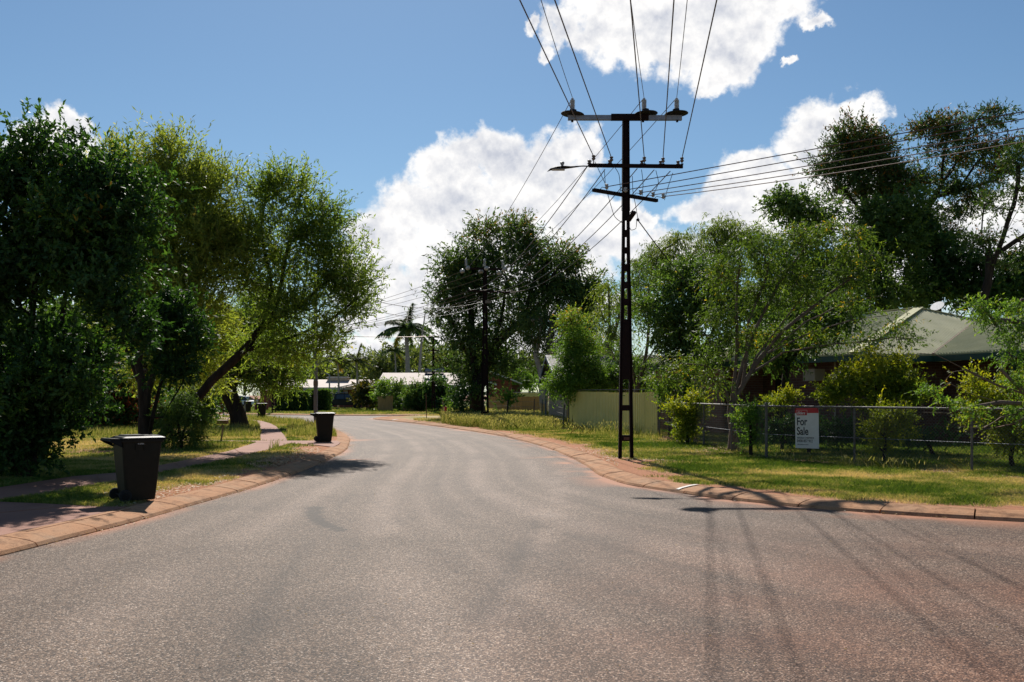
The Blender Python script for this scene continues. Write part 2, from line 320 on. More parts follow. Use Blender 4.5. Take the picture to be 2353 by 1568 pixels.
def kerb(name, line, seg=1.25, gap=0.022, miny=2, wid=1.0):
    s = outward(line)
    dl = np.r_[0, np.cumsum(np.linalg.norm(np.diff(line, axis=0), axis=1))]
    V = []; Fc = []; L_ = dl[-1]; a = 0
    def at(x): return np.array([np.interp(x, dl, line[:, 0]), np.interp(x, dl, line[:, 1])])
    k = 0
    while a < L_-0.2:
        l = seg*(1+0.0*k); b = min(a+l-gap, L_-0.01); mids = np.linspace(a, b, 5)
        jz = random.uniform(-0.006, 0.006); js = random.uniform(-0.008, 0.008)
        base = len(V); n = len(KPROF)
        for x in mids:
            p = at(x); t = at(x+0.05)-at(x-0.05); t /= np.linalg.norm(t)+1e-9; nn = np.array([-t[1], t[0]])*s
            for o, z in KPROF:
                wob = 0.006*(vnoise(np.array([x*3.0]), np.array([o*9]))[0]-.5)
                q = p+nn*(o*wid+js+wob); V.append((q[0], q[1], z+(jz if z > 0 else 0)))
        for i in range(4):
            for j in range(n-1):
                f = [base+i*n+j, base+(i+1)*n+j, base+(i+1)*n+j+1, base+i*n+j+1]; Fc.append(f if s > 0 else f[::-1])
        Fc.append([base+j for j in range(n)]); Fc.append([base+4*n+j for j in range(n)][::-1])
        a += l; k += 1
    m, nt, out = nt_new(name+'_concrete')
    tc = N(nt, 'ShaderNodeTexCoord')
    n1 = N(nt, 'ShaderNodeTexNoise', Scale=1.1, Detail=8, Roughness=0.7); L(nt, tc, 'Object', n1, 'Vector')
    r1 = ramp(nt, [(0.25, (0.20, 0.105, 0.062)), (0.43, (0.44, 0.225, 0.115)), (0.6, (0.42, 0.24, 0.135)), (0.78, (0.34, 0.27, 0.205))]); L(nt, n1, 'Fac', r1, 'Fac')
    n2 = N(nt, 'ShaderNodeTexNoise', Scale=70, Detail=4); L(nt, tc, 'Object', n2, 'Vector')
    mx = N(nt, 'ShaderNodeMix', data_type='RGBA', blend_type='OVERLAY'); mx.inputs[0].default_value = 0.5
    nt.links.new(r1.outputs['Color'], mx.inputs[6]); nt.links.new(n2.outputs['Fac'], mx.inputs[7])
    n3 = N(nt, 'ShaderNodeTexNoise', Scale=4.5, Detail=9, Roughness=0.75); L(nt, tc, 'Object', n3, 'Vector')
    r3 = ramp(nt, [(0.38, (0.42, 0.38, 0.36)), (0.50, (1, 1, 1))]); L(nt, n3, 'Fac', r3, 'Fac')
    mx2 = N(nt, 'ShaderNodeMix', data_type='RGBA', blend_type='MULTIPLY'); mx2.inputs[0].default_value = 0.7
    nt.links.new(mx.outputs[2], mx2.inputs[6]); nt.links.new(r3.outputs['Color'], mx2.inputs[7])
    b = N(nt, 'ShaderNodeBsdfPrincipled', Roughness=0.9); b.inputs['Specular IOR Level'].default_value = 0.15
    nt.links.new(mx2.outputs[2], b.inputs['Base Color'])
    bp = N(nt, 'ShaderNodeBump', Strength=0.5, Distance=0.01); L(nt, n2, 'Fac', bp, 'Height'); L(nt, bp, 'Normal', b, 'Normal')
    L(nt, b, 'BSDF', out, 'Surface')
    return tag(npmesh(name, V, Fc, m), kind='structure')
kerb('kerb', cL); kerb('kerb', rightLine); kerb('kerb', cF, seg=3)

def lines(segs):
    r = []
    for a, b, s in segs: r += list(np.arange(a, b, s))
    return np.array(r+[segs[-1][1]])
def grid(xs, ys):
    X, Y = np.meshgrid(xs, ys); nx = len(xs); ny = len(ys)
    i = np.arange(nx-1)[None, :]; j = np.arange(ny-1)[:, None]; a = j*nx+i
    return X.ravel(), Y.ravel(), np.stack([a, a+1, a+nx+1, a+nx], -1).reshape(-1, 4)

# road sheet with wear attributes
xs = lines([(-120, -20, 4), (-20, -8, 0.5), (-8, 10, 0.09), (10, 24, 0.4), (24, 80, 4)]); ys = lines([(-20, 3, 2), (3, 30, 0.09), (30, 100, 0.4), (100, 140, 4)])
X, Y, Fq = grid(xs, ys)
dL = distpoly(X, Y, cL); dR = distpoly(X, Y, np.vstack([rightLine])); dE = np.minimum(np.minimum(dL, dR), distpoly(X, Y, cF))
w = fbm(X, Y, 0.5, 3)
t = dL/(dL+dR+1e-6); t2 = t+0.012*(fbm(X, Y, 0.2, 9)-.5)
pale = np.zeros(X.shape)
for c, s_, a in ((0.20, 0.030, .7), (0.36, 0.028, .9), (0.43, 0.012, .5), (0.60, 0.035, .9), (0.69, 0.012, .4), (0.80, 0.03, .6), (0.51, 0.012, .35), (0.11, 0.02, .4)):
    pale += a*np.exp(-((t2-c)/s_)**2)
pale *= np.clip(3.2*fbm(X, Y, 0.45, 21, 5)-.75, 0.0, 1)*np.clip(dL/1.2, 0, 1)
# pale band running down the middle foreground
def gl(pts, z=0): return catmull([tuple(G(u, v, z)[:2]) for u, v in pts], 0.5)
band = gl([(1290,1080),(1270,1180),(1220,1290),(1150,1420),(1060,1600)]); pale += 0.7*np.exp(-(distpoly(X, Y, band)/(0.22))**2)*np.clip(3*fbm(X, Y, 2.2, 5)-.8, 0, 1)
dark = np.zeros(X.shape)
for pts, wd, a in (([(1230,1185),(1215,1230),(1160,1330),(1090,1430)], 0.10, .5), ([(860,1150),(905,1190),(960,1230)], 0.02, .6), ([(880,1130),(900,1180),(930,1205)], 0.02, .3)):
    dark += a*np.exp(-(distpoly(X, Y, gl(pts))/wd)**2)*np.clip(2.2*fbm(X, Y, 1.5, 31)-.4, .15, 1)
for q in range(4):
    dark += 1.3*np.exp(-(distpoly(X, Y, gl([(712+q*9,1165),(706+q*9,1182),(722+q*8,1200),(750+q*6,1210),(790,1220+q*0.7)]))/0.028)**2)
dark += 0.45*np.clip(3*fbm(X*1.0, Y*.35, 1.1, 117, 5)-1.75, 0, 1)
for tt_, aa in ((0.28, .5), (0.325, .35), (0.48, .5), (0.555, .4), (0.73, .45), (0.76, .3)):
    dark += aa*np.exp(-((t2-tt_)/.007)**2)*np.clip(3*fbm(X, Y, .6, int(tt_*999))-1.0, 0, 1)*np.clip(dL/1.2, 0, 1)
dark += 0.5*np.clip(1-dR/1.6, 0, 1)*np.clip(2*fbm(X, Y, .4, 17)-.3, 0, 1)*(Y < 22)
dust = np.clip(1-dE/0.32, 0, 1)**1.2*np.clip(3*fbm(X, Y, 1.1, 41)-.9, 0, 1)*1.3
dust += np.clip(1-dR/1.0, 0, 1)*np.clip(4*fbm(X, Y, 0.8, 44)-2.0, 0, 1)
for u, v, r in ((2150,1186,.5),(1985,1178,.3),(1375,1085,.6),(1395,1100,.5),(1290,1052,.7),(775,1058,.7),(740,1075,.6),(813,1012,.8),(1330,1065,.5)):
    c = G(u, v, 0); dust += 1.2*np.exp(-(((X-c.x)**2+(Y-c.y)**2)/(r*r)))*np.clip(5*fbm(X, Y, 2.4, 51, 5)-2.1, 0, 1)
red = np.clip((X+0.5)/3.5, 0, 1)*np.clip((14-Y)/7, 0, 1)*np.clip(.35+1.3*fbm(X, Y, 1.6, 61, 5)-.35, 0, 1)
def roadmat():
    m, nt, out = nt_new('chip_seal_asphalt')
    tc = N(nt, 'ShaderNodeTexCoord')
    A = {k: N(nt, 'ShaderNodeAttribute', attribute_name=k) for k in ('pale', 'dark', 'dust', 'red')}
    vo = N(nt, 'ShaderNodeTexVoronoi', Scale=88.0, Randomness=1.0); L(nt, tc, 'Object', vo, 'Vector')
    sep = N(nt, 'ShaderNodeSeparateColor'); L(nt, vo, 'Color', sep, 'Color')
    r1 = ramp(nt, [(0.0, (0.014, 0.008, 0.005)), (0.3, (0.076, 0.042, 0.026)), (0.6, (0.195, 0.121, 0.078)), (0.88, (0.36, 0.25, 0.17)), (1, (0.66, 0.54, 0.44))]); L(nt, sep, 'Red', r1, 'Fac')
    # gaps between the stones
    rg = ramp(nt, [(0.30, (1, 1, 1)), (0.75, (0.42, 0.40, 0.38))]); 
    mdist = N(nt, 'ShaderNodeMath', operation='MULTIPLY'); mdist.inputs[1].default_value = 1.0
    L(nt, vo, 'Distance', mdist, 0); L(nt, mdist, 'Value', rg, 'Fac')
    mg = N(nt, 'ShaderNodeMix', data_type='RGBA', blend_type='MULTIPLY'); mg.inputs[0].default_value = 0.9
    nt.links.new(r1.outputs['Color'], mg.inputs[6]); nt.links.new(rg.outputs['Color'], mg.inputs[7])
    nz = N(nt, 'ShaderNodeTexNoise', Scale=0.55, Detail=8, Roughness=0.68); L(nt, tc, 'Object', nz, 'Vector')
    rn = ramp(nt, [(0.3, (0.72, 0.70, 0.70)), (0.7, (1.0, 1.0, 1.0))]); L(nt, nz, 'Fac', rn, 'Fac')
    m1 = N(nt, 'ShaderNodeMix', data_type='RGBA', blend_type='MULTIPLY'); m1.inputs[0].default_value = 1
    nt.links.new(mg.outputs[2], m1.inputs[6]); nt.links.new(rn.outputs['Color'], m1.inputs[7])
    # mid-size patchiness of embedded chips
    nm = N(nt, 'ShaderNodeTexNoise', Scale=9.0, Detail=6, Roughness=0.8); L(nt, tc, 'Object', nm, 'Vector')
    rm = ramp(nt, [(0.3, (0.62, 0.60, 0.58)), (0.55, (1, 1, 1)), (0.75, (1.25, 1.22, 1.2))]); L(nt, nm, 'Fac', rm, 'Fac')
    m1b = N(nt, 'ShaderNodeMix', data_type='RGBA', blend_type='MULTIPLY'); m1b.inputs[0].default_value = 0.8
    nt.links.new(m1.outputs[2], m1b.inputs[6]); nt.links.new(rm.outputs['Color'], m1b.inputs[7])
    def mixattr(prev, key, col, k, bt='MIX'):
        mm = N(nt, 'ShaderNodeMath', operation='MULTIPLY', use_clamp=True); mm.inputs[1].default_value = k
        L(nt, A[key], 'Fac', mm, 0)
        mx = N(nt, 'ShaderNodeMix', data_type='RGBA', blend_type=bt); L(nt, mm, 'Value', mx, 0)
        nt.links.new(prev, mx.inputs[6]); mx.inputs[7].default_value = (*col, 1); return mx.outputs[2]
    def mulattr(prev, key, col, k):
        mm = N(nt, 'ShaderNodeMath', operation='MULTIPLY', use_clamp=True); mm.inputs[1].default_value = k; L(nt, A[key], 'Fac', mm, 0)
        mx = N(nt, 'ShaderNodeMix', data_type='RGBA', blend_type='MULTIPLY'); L(nt, mm, 'Value', mx, 0); nt.links.new(prev, mx.inputs[6]); mx.inputs[7].default_value = (*col, 1); return mx.outputs[2]
    c = mulattr(m1b.outputs[2], 'pale', (1.75, 1.74, 1.74), .9)
    c = mixattr(c, 'pale', (0.20, 0.165, 0.145), 0.25)
    c = mulattr(c, 'red', (1.0, 0.62, 0.46), 1.0)
    c = mixattr(c, 'red', (0.20, 0.085, 0.05), 0.22)
    c = mulattr(c, 'dark', (0.30, 0.28, 0.28), 1.0)
    c = mixattr(c, 'dust', (0.36, 0.15, 0.075), 0.85)
    b = N(nt, 'ShaderNodeBsdfPrincipled', Roughness=0.75); b.inputs['Specular IOR Level'].default_value = 0.2
    nt.links.new(c, b.inputs['Base Color'])
    bp = N(nt, 'ShaderNodeBump', Strength=0.55, Distance=0.006, invert=True); L(nt, vo, 'Distance', bp, 'Height'); L(nt, bp, 'Normal', b, 'Normal')
    L(nt, b, 'BSDF', out, 'Surface'); return m
tag(npmesh('road', np.stack([X, Y, X*0], 1), Fq, roadmat(), attrs={'pale': pale, 'dark': dark, 'dust': dust, 'red': red}), kind='structure')

# paths
def poly3(pts, z): return [tuple(G(u, v, 0.1)[:2])+(z,) for u, v in pts]
Wp = lambda pts: [(x, y) for x, y in pts]
drive1 = [tuple(G(u, v)[:2]) for u, v in [(-700,1150),(0,1155),(100,1159),(225,1166)]]
drive1 += [tuple(side_offset(cL, 0.49*outward(cL))[np.argmin(np.abs(cL[:, 1]-y)+(cL[:, 0] < -9)*99+(cL[:, 0] > -4)*99)]) for y in (14.3, 13.6, 12.6, 11.6, 10.6)]
drive1 += [(-8.6, 9.9), (-14, 9.9)]
path1 = [tuple(G(u, v)[:2]) for u, v in [(-300,1165),(0,1122),(171,1096),(267,1088),(362,1072),(478,1048),(520,1039.6),(560,1027),(598.5,1014.8),(661,1015.2),(669,1020),(610.5,1036.6),(520,1057),(472,1068),(362,1090),(270,1108),(205,1119),(68,1142),(0,1152),(-300,1215)]]
drive2 = [tuple(G(u, v)[:2]) for u, v in [(250,1011.5),(598,1014.2),(661,1014.2),(775,1014),(782,1018),(779,1022),(765,1029),(755,1027.5),(720,1023.5),(669,1020.6),(598,1018),(520,1015.6),(250,1013.2)]]
path2 = [tuple(G(u, v)[:2]) for u, v in [(598.5,1014),(661,1014),(652,1000),(634.7,981),(622,974),(600,968),(560,963),(494,959),(400,956.5),(400,958.5),(494,961.5),(556,967.5),(588,973),(597,980),(598,1000)]]
PATHS = [drive1, path1, drive2, path2]
def pathmat():
    m, nt, out = nt_new('red_path_concrete')
    tc = N(nt, 'ShaderNodeTexCoord')
    n1 = N(nt, 'ShaderNodeTexNoise', Scale=0.9, Detail=8, Roughness=0.7); L(nt, tc, 'Object', n1, 'Vector')
    r1 = ramp(nt, [(0.3, (0.21, 0.08, 0.048)), (0.6, (0.30, 0.125, 0.074)), (0.8, (0.36, 0.19, 0.12))]); L(nt, n1, 'Fac', r1, 'Fac')
    n2 = N(nt, 'ShaderNodeTexNoise', Scale=60, Detail=3); L(nt, tc, 'Object', n2, 'Vector')
    mx = N(nt, 'ShaderNodeMix', data_type='RGBA', blend_type='OVERLAY'); mx.inputs[0].default_value = 0.4
    nt.links.new(r1.outputs['Color'], mx.inputs[6]); nt.links.new(n2.outputs['Fac'], mx.inputs[7])
    b = N(nt, 'ShaderNodeBsdfPrincipled', Roughness=0.85); nt.links.new(mx.outputs[2], b.inputs['Base Color'])
    bp = N(nt, 'ShaderNodeBump', Strength=0.3, Distance=0.01); L(nt, n2, 'Fac', bp, 'Height'); L(nt, bp, 'Normal', b, 'Normal')
    L(nt, b, 'BSDF', out, 'Surface'); return m
PM = pathmat()
for nm, pl, z in (('driveway', drive1, 0.112), ('footpath', path1, 0.116), ('driveway', drive2, 0.120), ('footpath', path2, 0.116)):
    tris = tessellate_polygon([[Vector((p[0], p[1], 0)) for p in pl]])
    n = len(pl); V = [(p[0], p[1], z) for p in pl]+[(p[0], p[1], 0.05) for p in pl]
    Fc = [list(t_) for t_ in tris]+[[i, (i+1) % n, n+(i+1) % n, n+i] for i in range(n)]
    tag(npmesh(nm, V, Fc, PM), kind='structure')
# joints in the near driveway (narrow dark gaps) and on the path
jt = MB()
for a, b in (((-200,1200),(235,1158)), ((60,1225),(300,1171)), ((-60,1156),(-160,1235))):
    p, q = G(*a), G(*b); jt.beam((p.x, p.y, 0.113), (q.x, q.y, 0.113), 0.012, 0.006)
for a, b in (((598,1014.6),(661,1014.9)), ((594,985),(636,983)), ((540,1034),(560,1047)), ((400,1065),(418,1079)), ((220,1092),(232,1113))):
    p, q = G(*a), G(*b); jt.beam((p.x, p.y, 0.121), (q.x, q.y, 0.121), 0.02, 0.004)
tag(jt.build('concrete_joints', M['soil']), kind='structure')

# verge: every bit of ground that is not road
xs = lines([(-160, -45, 5), (-45, -15, 0.4), (-15, 14, 0.12), (14, 60, 0.8), (60, 160, 6)]); ys = lines([(-20, 6, 1), (6, 30, 0.12), (30, 60, 0.16), (60, 100, 0.28), (100, 260, 5)])
X, Y, Fq = grid(xs, ys)
ins = inside(X, Y, ROAD); dE = distpoly(X, Y, ROAD, True)
ok = (~ins) & (dE > 0.30)
Fq = Fq[ok[Fq].all(1)]
used = np.unique(Fq); mp_ = np.zeros(len(X), int); mp_[used] = np.arange(len(used)); Fq = mp_[Fq]; X = X[used]; Y = Y[used]; dE = dE[used]
def dirtf(X, Y, dE):
    n = fbm(X, Y, 0.55, 71); n2 = fbm(X, Y, 2.2, 72)
    d = np.clip(1.75-dE/0.9+1.8*(n-.5)+1.3*(n2-.5), 0, 1)
    d += np.clip(4*n-2.75+(n2-.5), 0, 0.8)
    for u, v, rx, ry, a in ((1480,1062,1.2,1.0,.8),(1570,1010,1.0,2.6,1.0),(1640,1035,.9,1.6,1.0),(1400,1070,.6,1.5,.9),(280,1037,2.2,1.2,.9),(640,1068,.8,2.2,.8),(690,1052,.5,1.6,.7),(1540,1090,.6,.5,.8)):
        c = G(u, v); d += a*1.4*np.exp(-((X-c.x)/rx)**2-((Y-c.y)/ry)**2)*np.clip(2.5*n2-.5, 0, 1)
    f1, f2 = G(1761, 1055), G(2420, 1105)
    d += 1.2*np.clip(1-distpoly(X, Y, [(f1.x, f1.y), (f2.x, f2.y)])/0.35, 0, 1)*np.clip(3*n2-.7, 0, 1)
    return np.clip(d, 0, 1)
def dryf(X, Y, dE):
    n = fbm(X, Y, 0.35, 81); n2 = fbm(X, Y, 1.6, 82)
    d = 0.47+1.5*(n-.5)+1.3*(n2-.5)+0.30*np.clip(1-dE/2.2, 0, 1)
    d -= 0.25*((X > 1) & (Y < 40) & (dE > 1.6))
    d += 0.12*((X < -4) & (Y > 30))
    d -= 0.30*(Y > 84)
    return np.clip(d, 0, 1)
dirt = dirtf(X, Y, dE); dry = dryf(X, Y, dE)
def vergemat():
    m, nt, out = nt_new('worn_lawn_ground')
    tc = N(nt, 'ShaderNodeTexCoord')
    a1 = N(nt, 'ShaderNodeAttribute', attribute_name='dirt'); a2 = N(nt, 'ShaderNodeAttribute', attribute_name='dry')
    n2 = N(nt, 'ShaderNodeTexNoise', Scale=28, Detail=8, Roughness=0.85); L(nt, tc, 'Object', n2, 'Vector')
    ad = N(nt, 'ShaderNodeMath', operation='MULTIPLY_ADD'); ad.inputs[1].default_value = 0.9; L(nt, n2, 'Fac', ad, 0)
    sb = N(nt, 'ShaderNodeMath', operation='SUBTRACT'); sb.inputs[1].default_value = 0.45; L(nt, a2, 'Fac', sb, 0); L(nt, sb, 'Value', ad, 2)
    rg = ramp(nt, [(0.0, (0.06, 0.10, 0.02)), (0.35, (0.15, 0.19, 0.045)), (0.65, (0.32, 0.28, 0.12)), (1, (0.52, 0.37, 0.22))]); L(nt, ad, 'Value', rg, 'Fac')
    rd = ramp(nt, [(0.3, (0.26, 0.11, 0.06)), (0.6, (0.50, 0.235, 0.13)), (0.8, (0.60, 0.44, 0.30))]); L(nt, n2, 'Fac', rd, 'Fac')
    mx = N(nt, 'ShaderNodeMix', data_type='RGBA'); L(nt, a1, 'Fac', mx, 0)
    nt.links.new(rg.outputs['Color'], mx.inputs[6]); nt.links.new(rd.outputs['Color'], mx.inputs[7])
    b = N(nt, 'ShaderNodeBsdfPrincipled', Roughness=0.95); b.inputs['Specular IOR Level'].default_value = 0.1; nt.links.new(mx.outputs[2], b.inputs['Base Color'])
    bp = N(nt, 'ShaderNodeBump', Strength=0.7, Distance=0.03); L(nt, n2, 'Fac', bp, 'Height'); L(nt, bp, 'Normal', b, 'Normal')
    L(nt, b, 'BSDF', out, 'Surface'); return m
tag(npmesh('verge', np.stack([X, Y, X*0+0.1], 1), Fq, vergemat(), attrs={'dirt': dirt, 'dry': dry}), kind='structure')
S = 3000; tag(MB().add([(-S, -S, -0.06), (S, -S, -0.06), (S, S, -0.06), (-S, S, -0.06)], [[0, 1, 2, 3]]).build('ground', M['soil']), kind='structure')

# kerb paint mark (white) at the driveway end and on the nose
def on_kerb(u, v, w_, l_, name, label):
    p = G(u, v, 0.05); i = np.argmin(np.hypot(rightLine[:, 0]-p.x, rightLine[:, 1]-p.y)); q = rightLine[i]; t_ = rightLine[min(i+2, len(rightLine)-1)]-rightLine[i-2]; t_ /= np.linalg.norm(t_)
    nn = np.array([-t_[1], t_[0]])*outward(rightLine); V = []; Fc = []
    for k, (o, z) in enumerate(KPROF[2:8]):
        for s_ in (-1, 1): r = q+nn*o+t_*s_*w_/2; V.append((r[0], r[1], z+0.012))
    for k in range(5): Fc.append([2*k, 2*k+1, 2*k+3, 2*k+2])
    tag(npmesh(name, V, Fc, M['paint']), kind='structure')
on_kerb(1500, 1124, 0.09, 0.4, 'kerb_marking', ''); on_kerb(884, 966, 0.30, 0.4, 'kerb_marking', '')

# ---------------------------------------------------------------- grass blades
def blades(name, pts, h, wd, tint, m, lean=0.5, z0=0.1, label=None, cat=None, curve=True):
    n = len(pts); a = RNG.uniform(0, 2*np.pi, n); la = RNG.uniform(0, 2*np.pi, n)
    lx = np.cos(la)*h*lean*RNG.uniform(.2, 1.3, n); ly = np.sin(la)*h*lean*RNG.uniform(.2, 1.3, n)
    bx = np.cos(a)*wd/2; by = np.sin(a)*wd/2; z = np.zeros(n)+z0
    v0 = np.stack([pts[:, 0]-bx, pts[:, 1]-by, z], 1); v1 = np.stack([pts[:, 0]+bx, pts[:, 1]+by, z], 1)
    mid = np.stack([pts[:, 0]+lx*.35, pts[:, 1]+ly*.35, z+h*.6], 1); v2 = np.stack([pts[:, 0]+lx, pts[:, 1]+ly, z+h], 1)
    mo = np.stack([bx*.8, by*.8, bx*0], 1)
    V = np.stack([v0, v1, mid+mo, v2, mid-mo], 1).reshape(-1, 3)
    b = np.arange(n)[:, None]*5; Fc = b+np.array([[0, 1, 2, 3, 4]])
    o = npmesh(name, V, Fc, m, attrs={'tint': np.repeat(tint, 5)})
    return tag(o, label, cat, kind='stuff')
def sample(n, u0, u1, v0, v1, z=0.1):
    u = RNG.uniform(u0, u1, n); v = RNG.uniform(v0, v1, n); Yy = (H-z)*F/(v-HV_); return np.stack([(u-CU)/F*Yy, Yy], 1)
def lawn_ok(p, edge=0.48):
    x, y = p[:, 0], p[:, 1]
    k = ~inside(x, y, ROAD)
    for pl in PATHS: k &= ~inside(x, y, pl)
    p = p[k]; d = distpoly(p[:, 0], p[:, 1], ROAD, True)
    return p[d > edge], d[d > edge]
parts = []
for (n, u0, u1, v0, v1) in ((330000, -60, 820, 955, 1170), (430000, 1180, 2420, 990, 1190), (60000, 950, 1400, 962, 1020), (40000, 560, 1150, 936, 956)):
    parts.append(sample(n, u0, u1, v0, v1))
pts = np.vstack(parts); pts, dE = lawn_ok(pts)
di = dirtf(pts[:, 0], pts[:, 1], dE); dr = dryf(pts[:, 0], pts[:, 1], dE)
k = RNG.uniform(0, 1, len(pts)) > di*1.05; pts, di, dr = pts[k], di[k], dr[k]
sc = np.clip(pts[:, 1]/18, 0.8, 5)
hh = RNG.uniform(0.025, 0.075, len(pts))*(0.75+0.25*sc)*(1.15-.5*dr); ww = RNG.uniform(0.006, 0.011, len(pts))*sc
ti = np.clip(dr+RNG.normal(0, .17, len(pts)), 0, 1)
blades('lawn_grass', pts, hh, ww, ti, M['grass'], lean=0.9, label='short patchy green and straw coloured grass on the verges', cat='grass')
# long seeding grass
def patch(n, u0, u1, v0, v1, z=0.1, thr=0.35, seed=5):
    p, d = lawn_ok(sample(n, u0, u1, v0, v1)); f = fbm(p[:, 0], p[:, 1], 0.8, seed); return p[RNG.uniform(0, 1, len(p)) < np.clip((f-thr)*4, 0, 1)]
p = np.vstack([patch(26000, 660, 808, 952, 1004, thr=.2), patch(15000, 560, 700, 955, 975, thr=.25), patch(16000, 440, 600, 972, 1005, thr=.15), patch(20000, 60, 345, 985, 1002, thr=.05), patch(9000, 460, 640, 1018, 1035, thr=.5), patch(6000, 1330, 1520, 985, 1010, thr=.45)])
n = len(p); sc = np.clip(p[:, 1]/28, .8, 2.5)
blades('seeding_grass', p, RNG.uniform(.10, .30, n)*np.where(RNG.uniform(0, 1, n) < .3, 1.25, .7), RNG.uniform(.005, .009, n)*sc, np.clip(RNG.normal(.62, .25, n), 0, 1), M['weed'], lean=.35, label='long pale seeding grass on the left verge', cat='grass')
p = np.vstack([patch(85000, 1015, 1315, 946, 982, thr=.25), patch(9000, 1100, 1290, 965, 990, thr=.2), patch(3000, 1300, 1515, 985, 1003, thr=.45)])
# fence foot weeds
q = sample(60000, 1690, 2420, 1000, 1082); f1, f2 = G(1740, 1050), G(2500, 1112); dd = distpoly(q[:, 0], q[:, 1], [(f1.x, f1.y), (f2.x, f2.y)])
q = q[(dd < 0.9) & (RNG.uniform(0, 1, len(q)) < np.clip((fbm(q[:, 0], q[:, 1], 1.1, 8)-.35)*3, 0, 1))]
p = np.vstack([p, q[::4]]); n = len(p); far = p[:, 1] > 35; sc = np.clip(p[:, 1]/28, .8, 2.5)
hh = np.where(far, RNG.uniform(.12, .5, n)*(.5+fbm(p[:, 0], p[:, 1], .5, 99)), RNG.uniform(.06, .26, n))
blades('tall_weeds', p, hh, RNG.uniform(.003, .007, n)*sc, np.clip(RNG.normal(.5, .3, n), 0, 1), M['weed'], lean=.9, label='tall green weeds around the second pole and along the fence foot', cat='weeds')

ks = RNG.uniform(0, 1, n) < .35
blades('seed_heads', p[ks], np.full(ks.sum(), .09), RNG.uniform(.010, .022, ks.sum())*sc[ks], RNG.uniform(.7, 1, ks.sum()), M['weed'], lean=.8, z0=.1+hh[ks]*.85, label='pale seed heads standing above the tall weeds', cat='weeds')
# leaf litter on kerb edge and verge
def litter_mesh(pts, z, s, name, label):
    n = len(pts); a = RNG.uniform(0, 6.28, n); l = s*RNG.uniform(.5, 1.3, n); w_ = l*RNG.uniform(.25, .5, n)
    dx, dy = np.cos(a)*l, np.sin(a)*l; ex, ey = -np.sin(a)*w_, np.cos(a)*w_
    zz = z+RNG.uniform(0, .012, n)
    V = np.stack([np.stack([pts[:, 0]-dx, pts[:, 1]-dy, zz], 1), np.stack([pts[:, 0]+ex, pts[:, 1]+ey, zz+.008], 1), np.stack([pts[:, 0]+dx, pts[:, 1]+dy, zz+.004], 1), np.stack([pts[:, 0]-ex, pts[:, 1]-ey, zz+.002], 1)], 1).reshape(-1, 3)
    Fc = np.arange(n)[:, None]*4+np.arange(4)[None]
    tag(npmesh(name, V, Fc, M['litter'], attrs={'tint': np.repeat(RNG.uniform(0, 1, n), 4)}), label, 'leaf litter', kind='stuff')
def along(line, n, d0, d1, miny=5, maxy=60):
    s = -outward(line); i = RNG.integers(2, len(line)-2, n*3); l = line[i]; k = (l[:, 1] > miny) & (l[:, 1] < maxy); i = i[k][:n]
    t_ = line[i+1]-line[i-1]; t_ /= np.linalg.norm(t_, axis=1)[:, None]+1e-9; nn = np.stack([-t_[:, 1], t_[:, 0]], 1)*s
    return line[i]+t_*RNG.uniform(-.4, .4, (len(i), 1))+nn*(d0+(d1-d0)*RNG.uniform(0, 1, (len(i), 1))**2)
pl = np.vstack([along(cL, 2600, -0.02, 0.22), along(cR, 900, -0.02, 0.14)]); f = fbm(pl[:, 0], pl[:, 1], 0.9, 88)
litter_mesh(pl[f > .42], 0.008, 0.016, 'leaf_litter', 'dry leaves gathered in the gutters along the kerbs')
pv = np.vstack([sample(9000, 1440, 1720, 995, 1060), sample(7000, 1800, 2420, 1050, 1100), sample(5000, 560, 740, 1030, 1075), sample(4000, 200, 560, 1080, 1170), sample(2500, 640, 700, 975, 1010), sample(3000, 1230, 1420, 1030, 1080)])
pv, dE = lawn_ok(pv, .5); di = dirtf(pv[:, 0], pv[:, 1], dE); pv = pv[RNG.uniform(0, 1, len(pv)) < di+.05]
litter_mesh(pv, 0.108, 0.03, 'leaf_litter', 'dry leaves and straw scattered on the bare patches of the verges')
pr = sample(260, 100, 2353, 1100, 1568, 0); pr = pr[inside(pr[:, 0], pr[:, 1], ROAD)]
litter_mesh(pr, 0.007, 0.011, 'leaf_litter', 'tiny dry leaf fragments scattered over the open road')
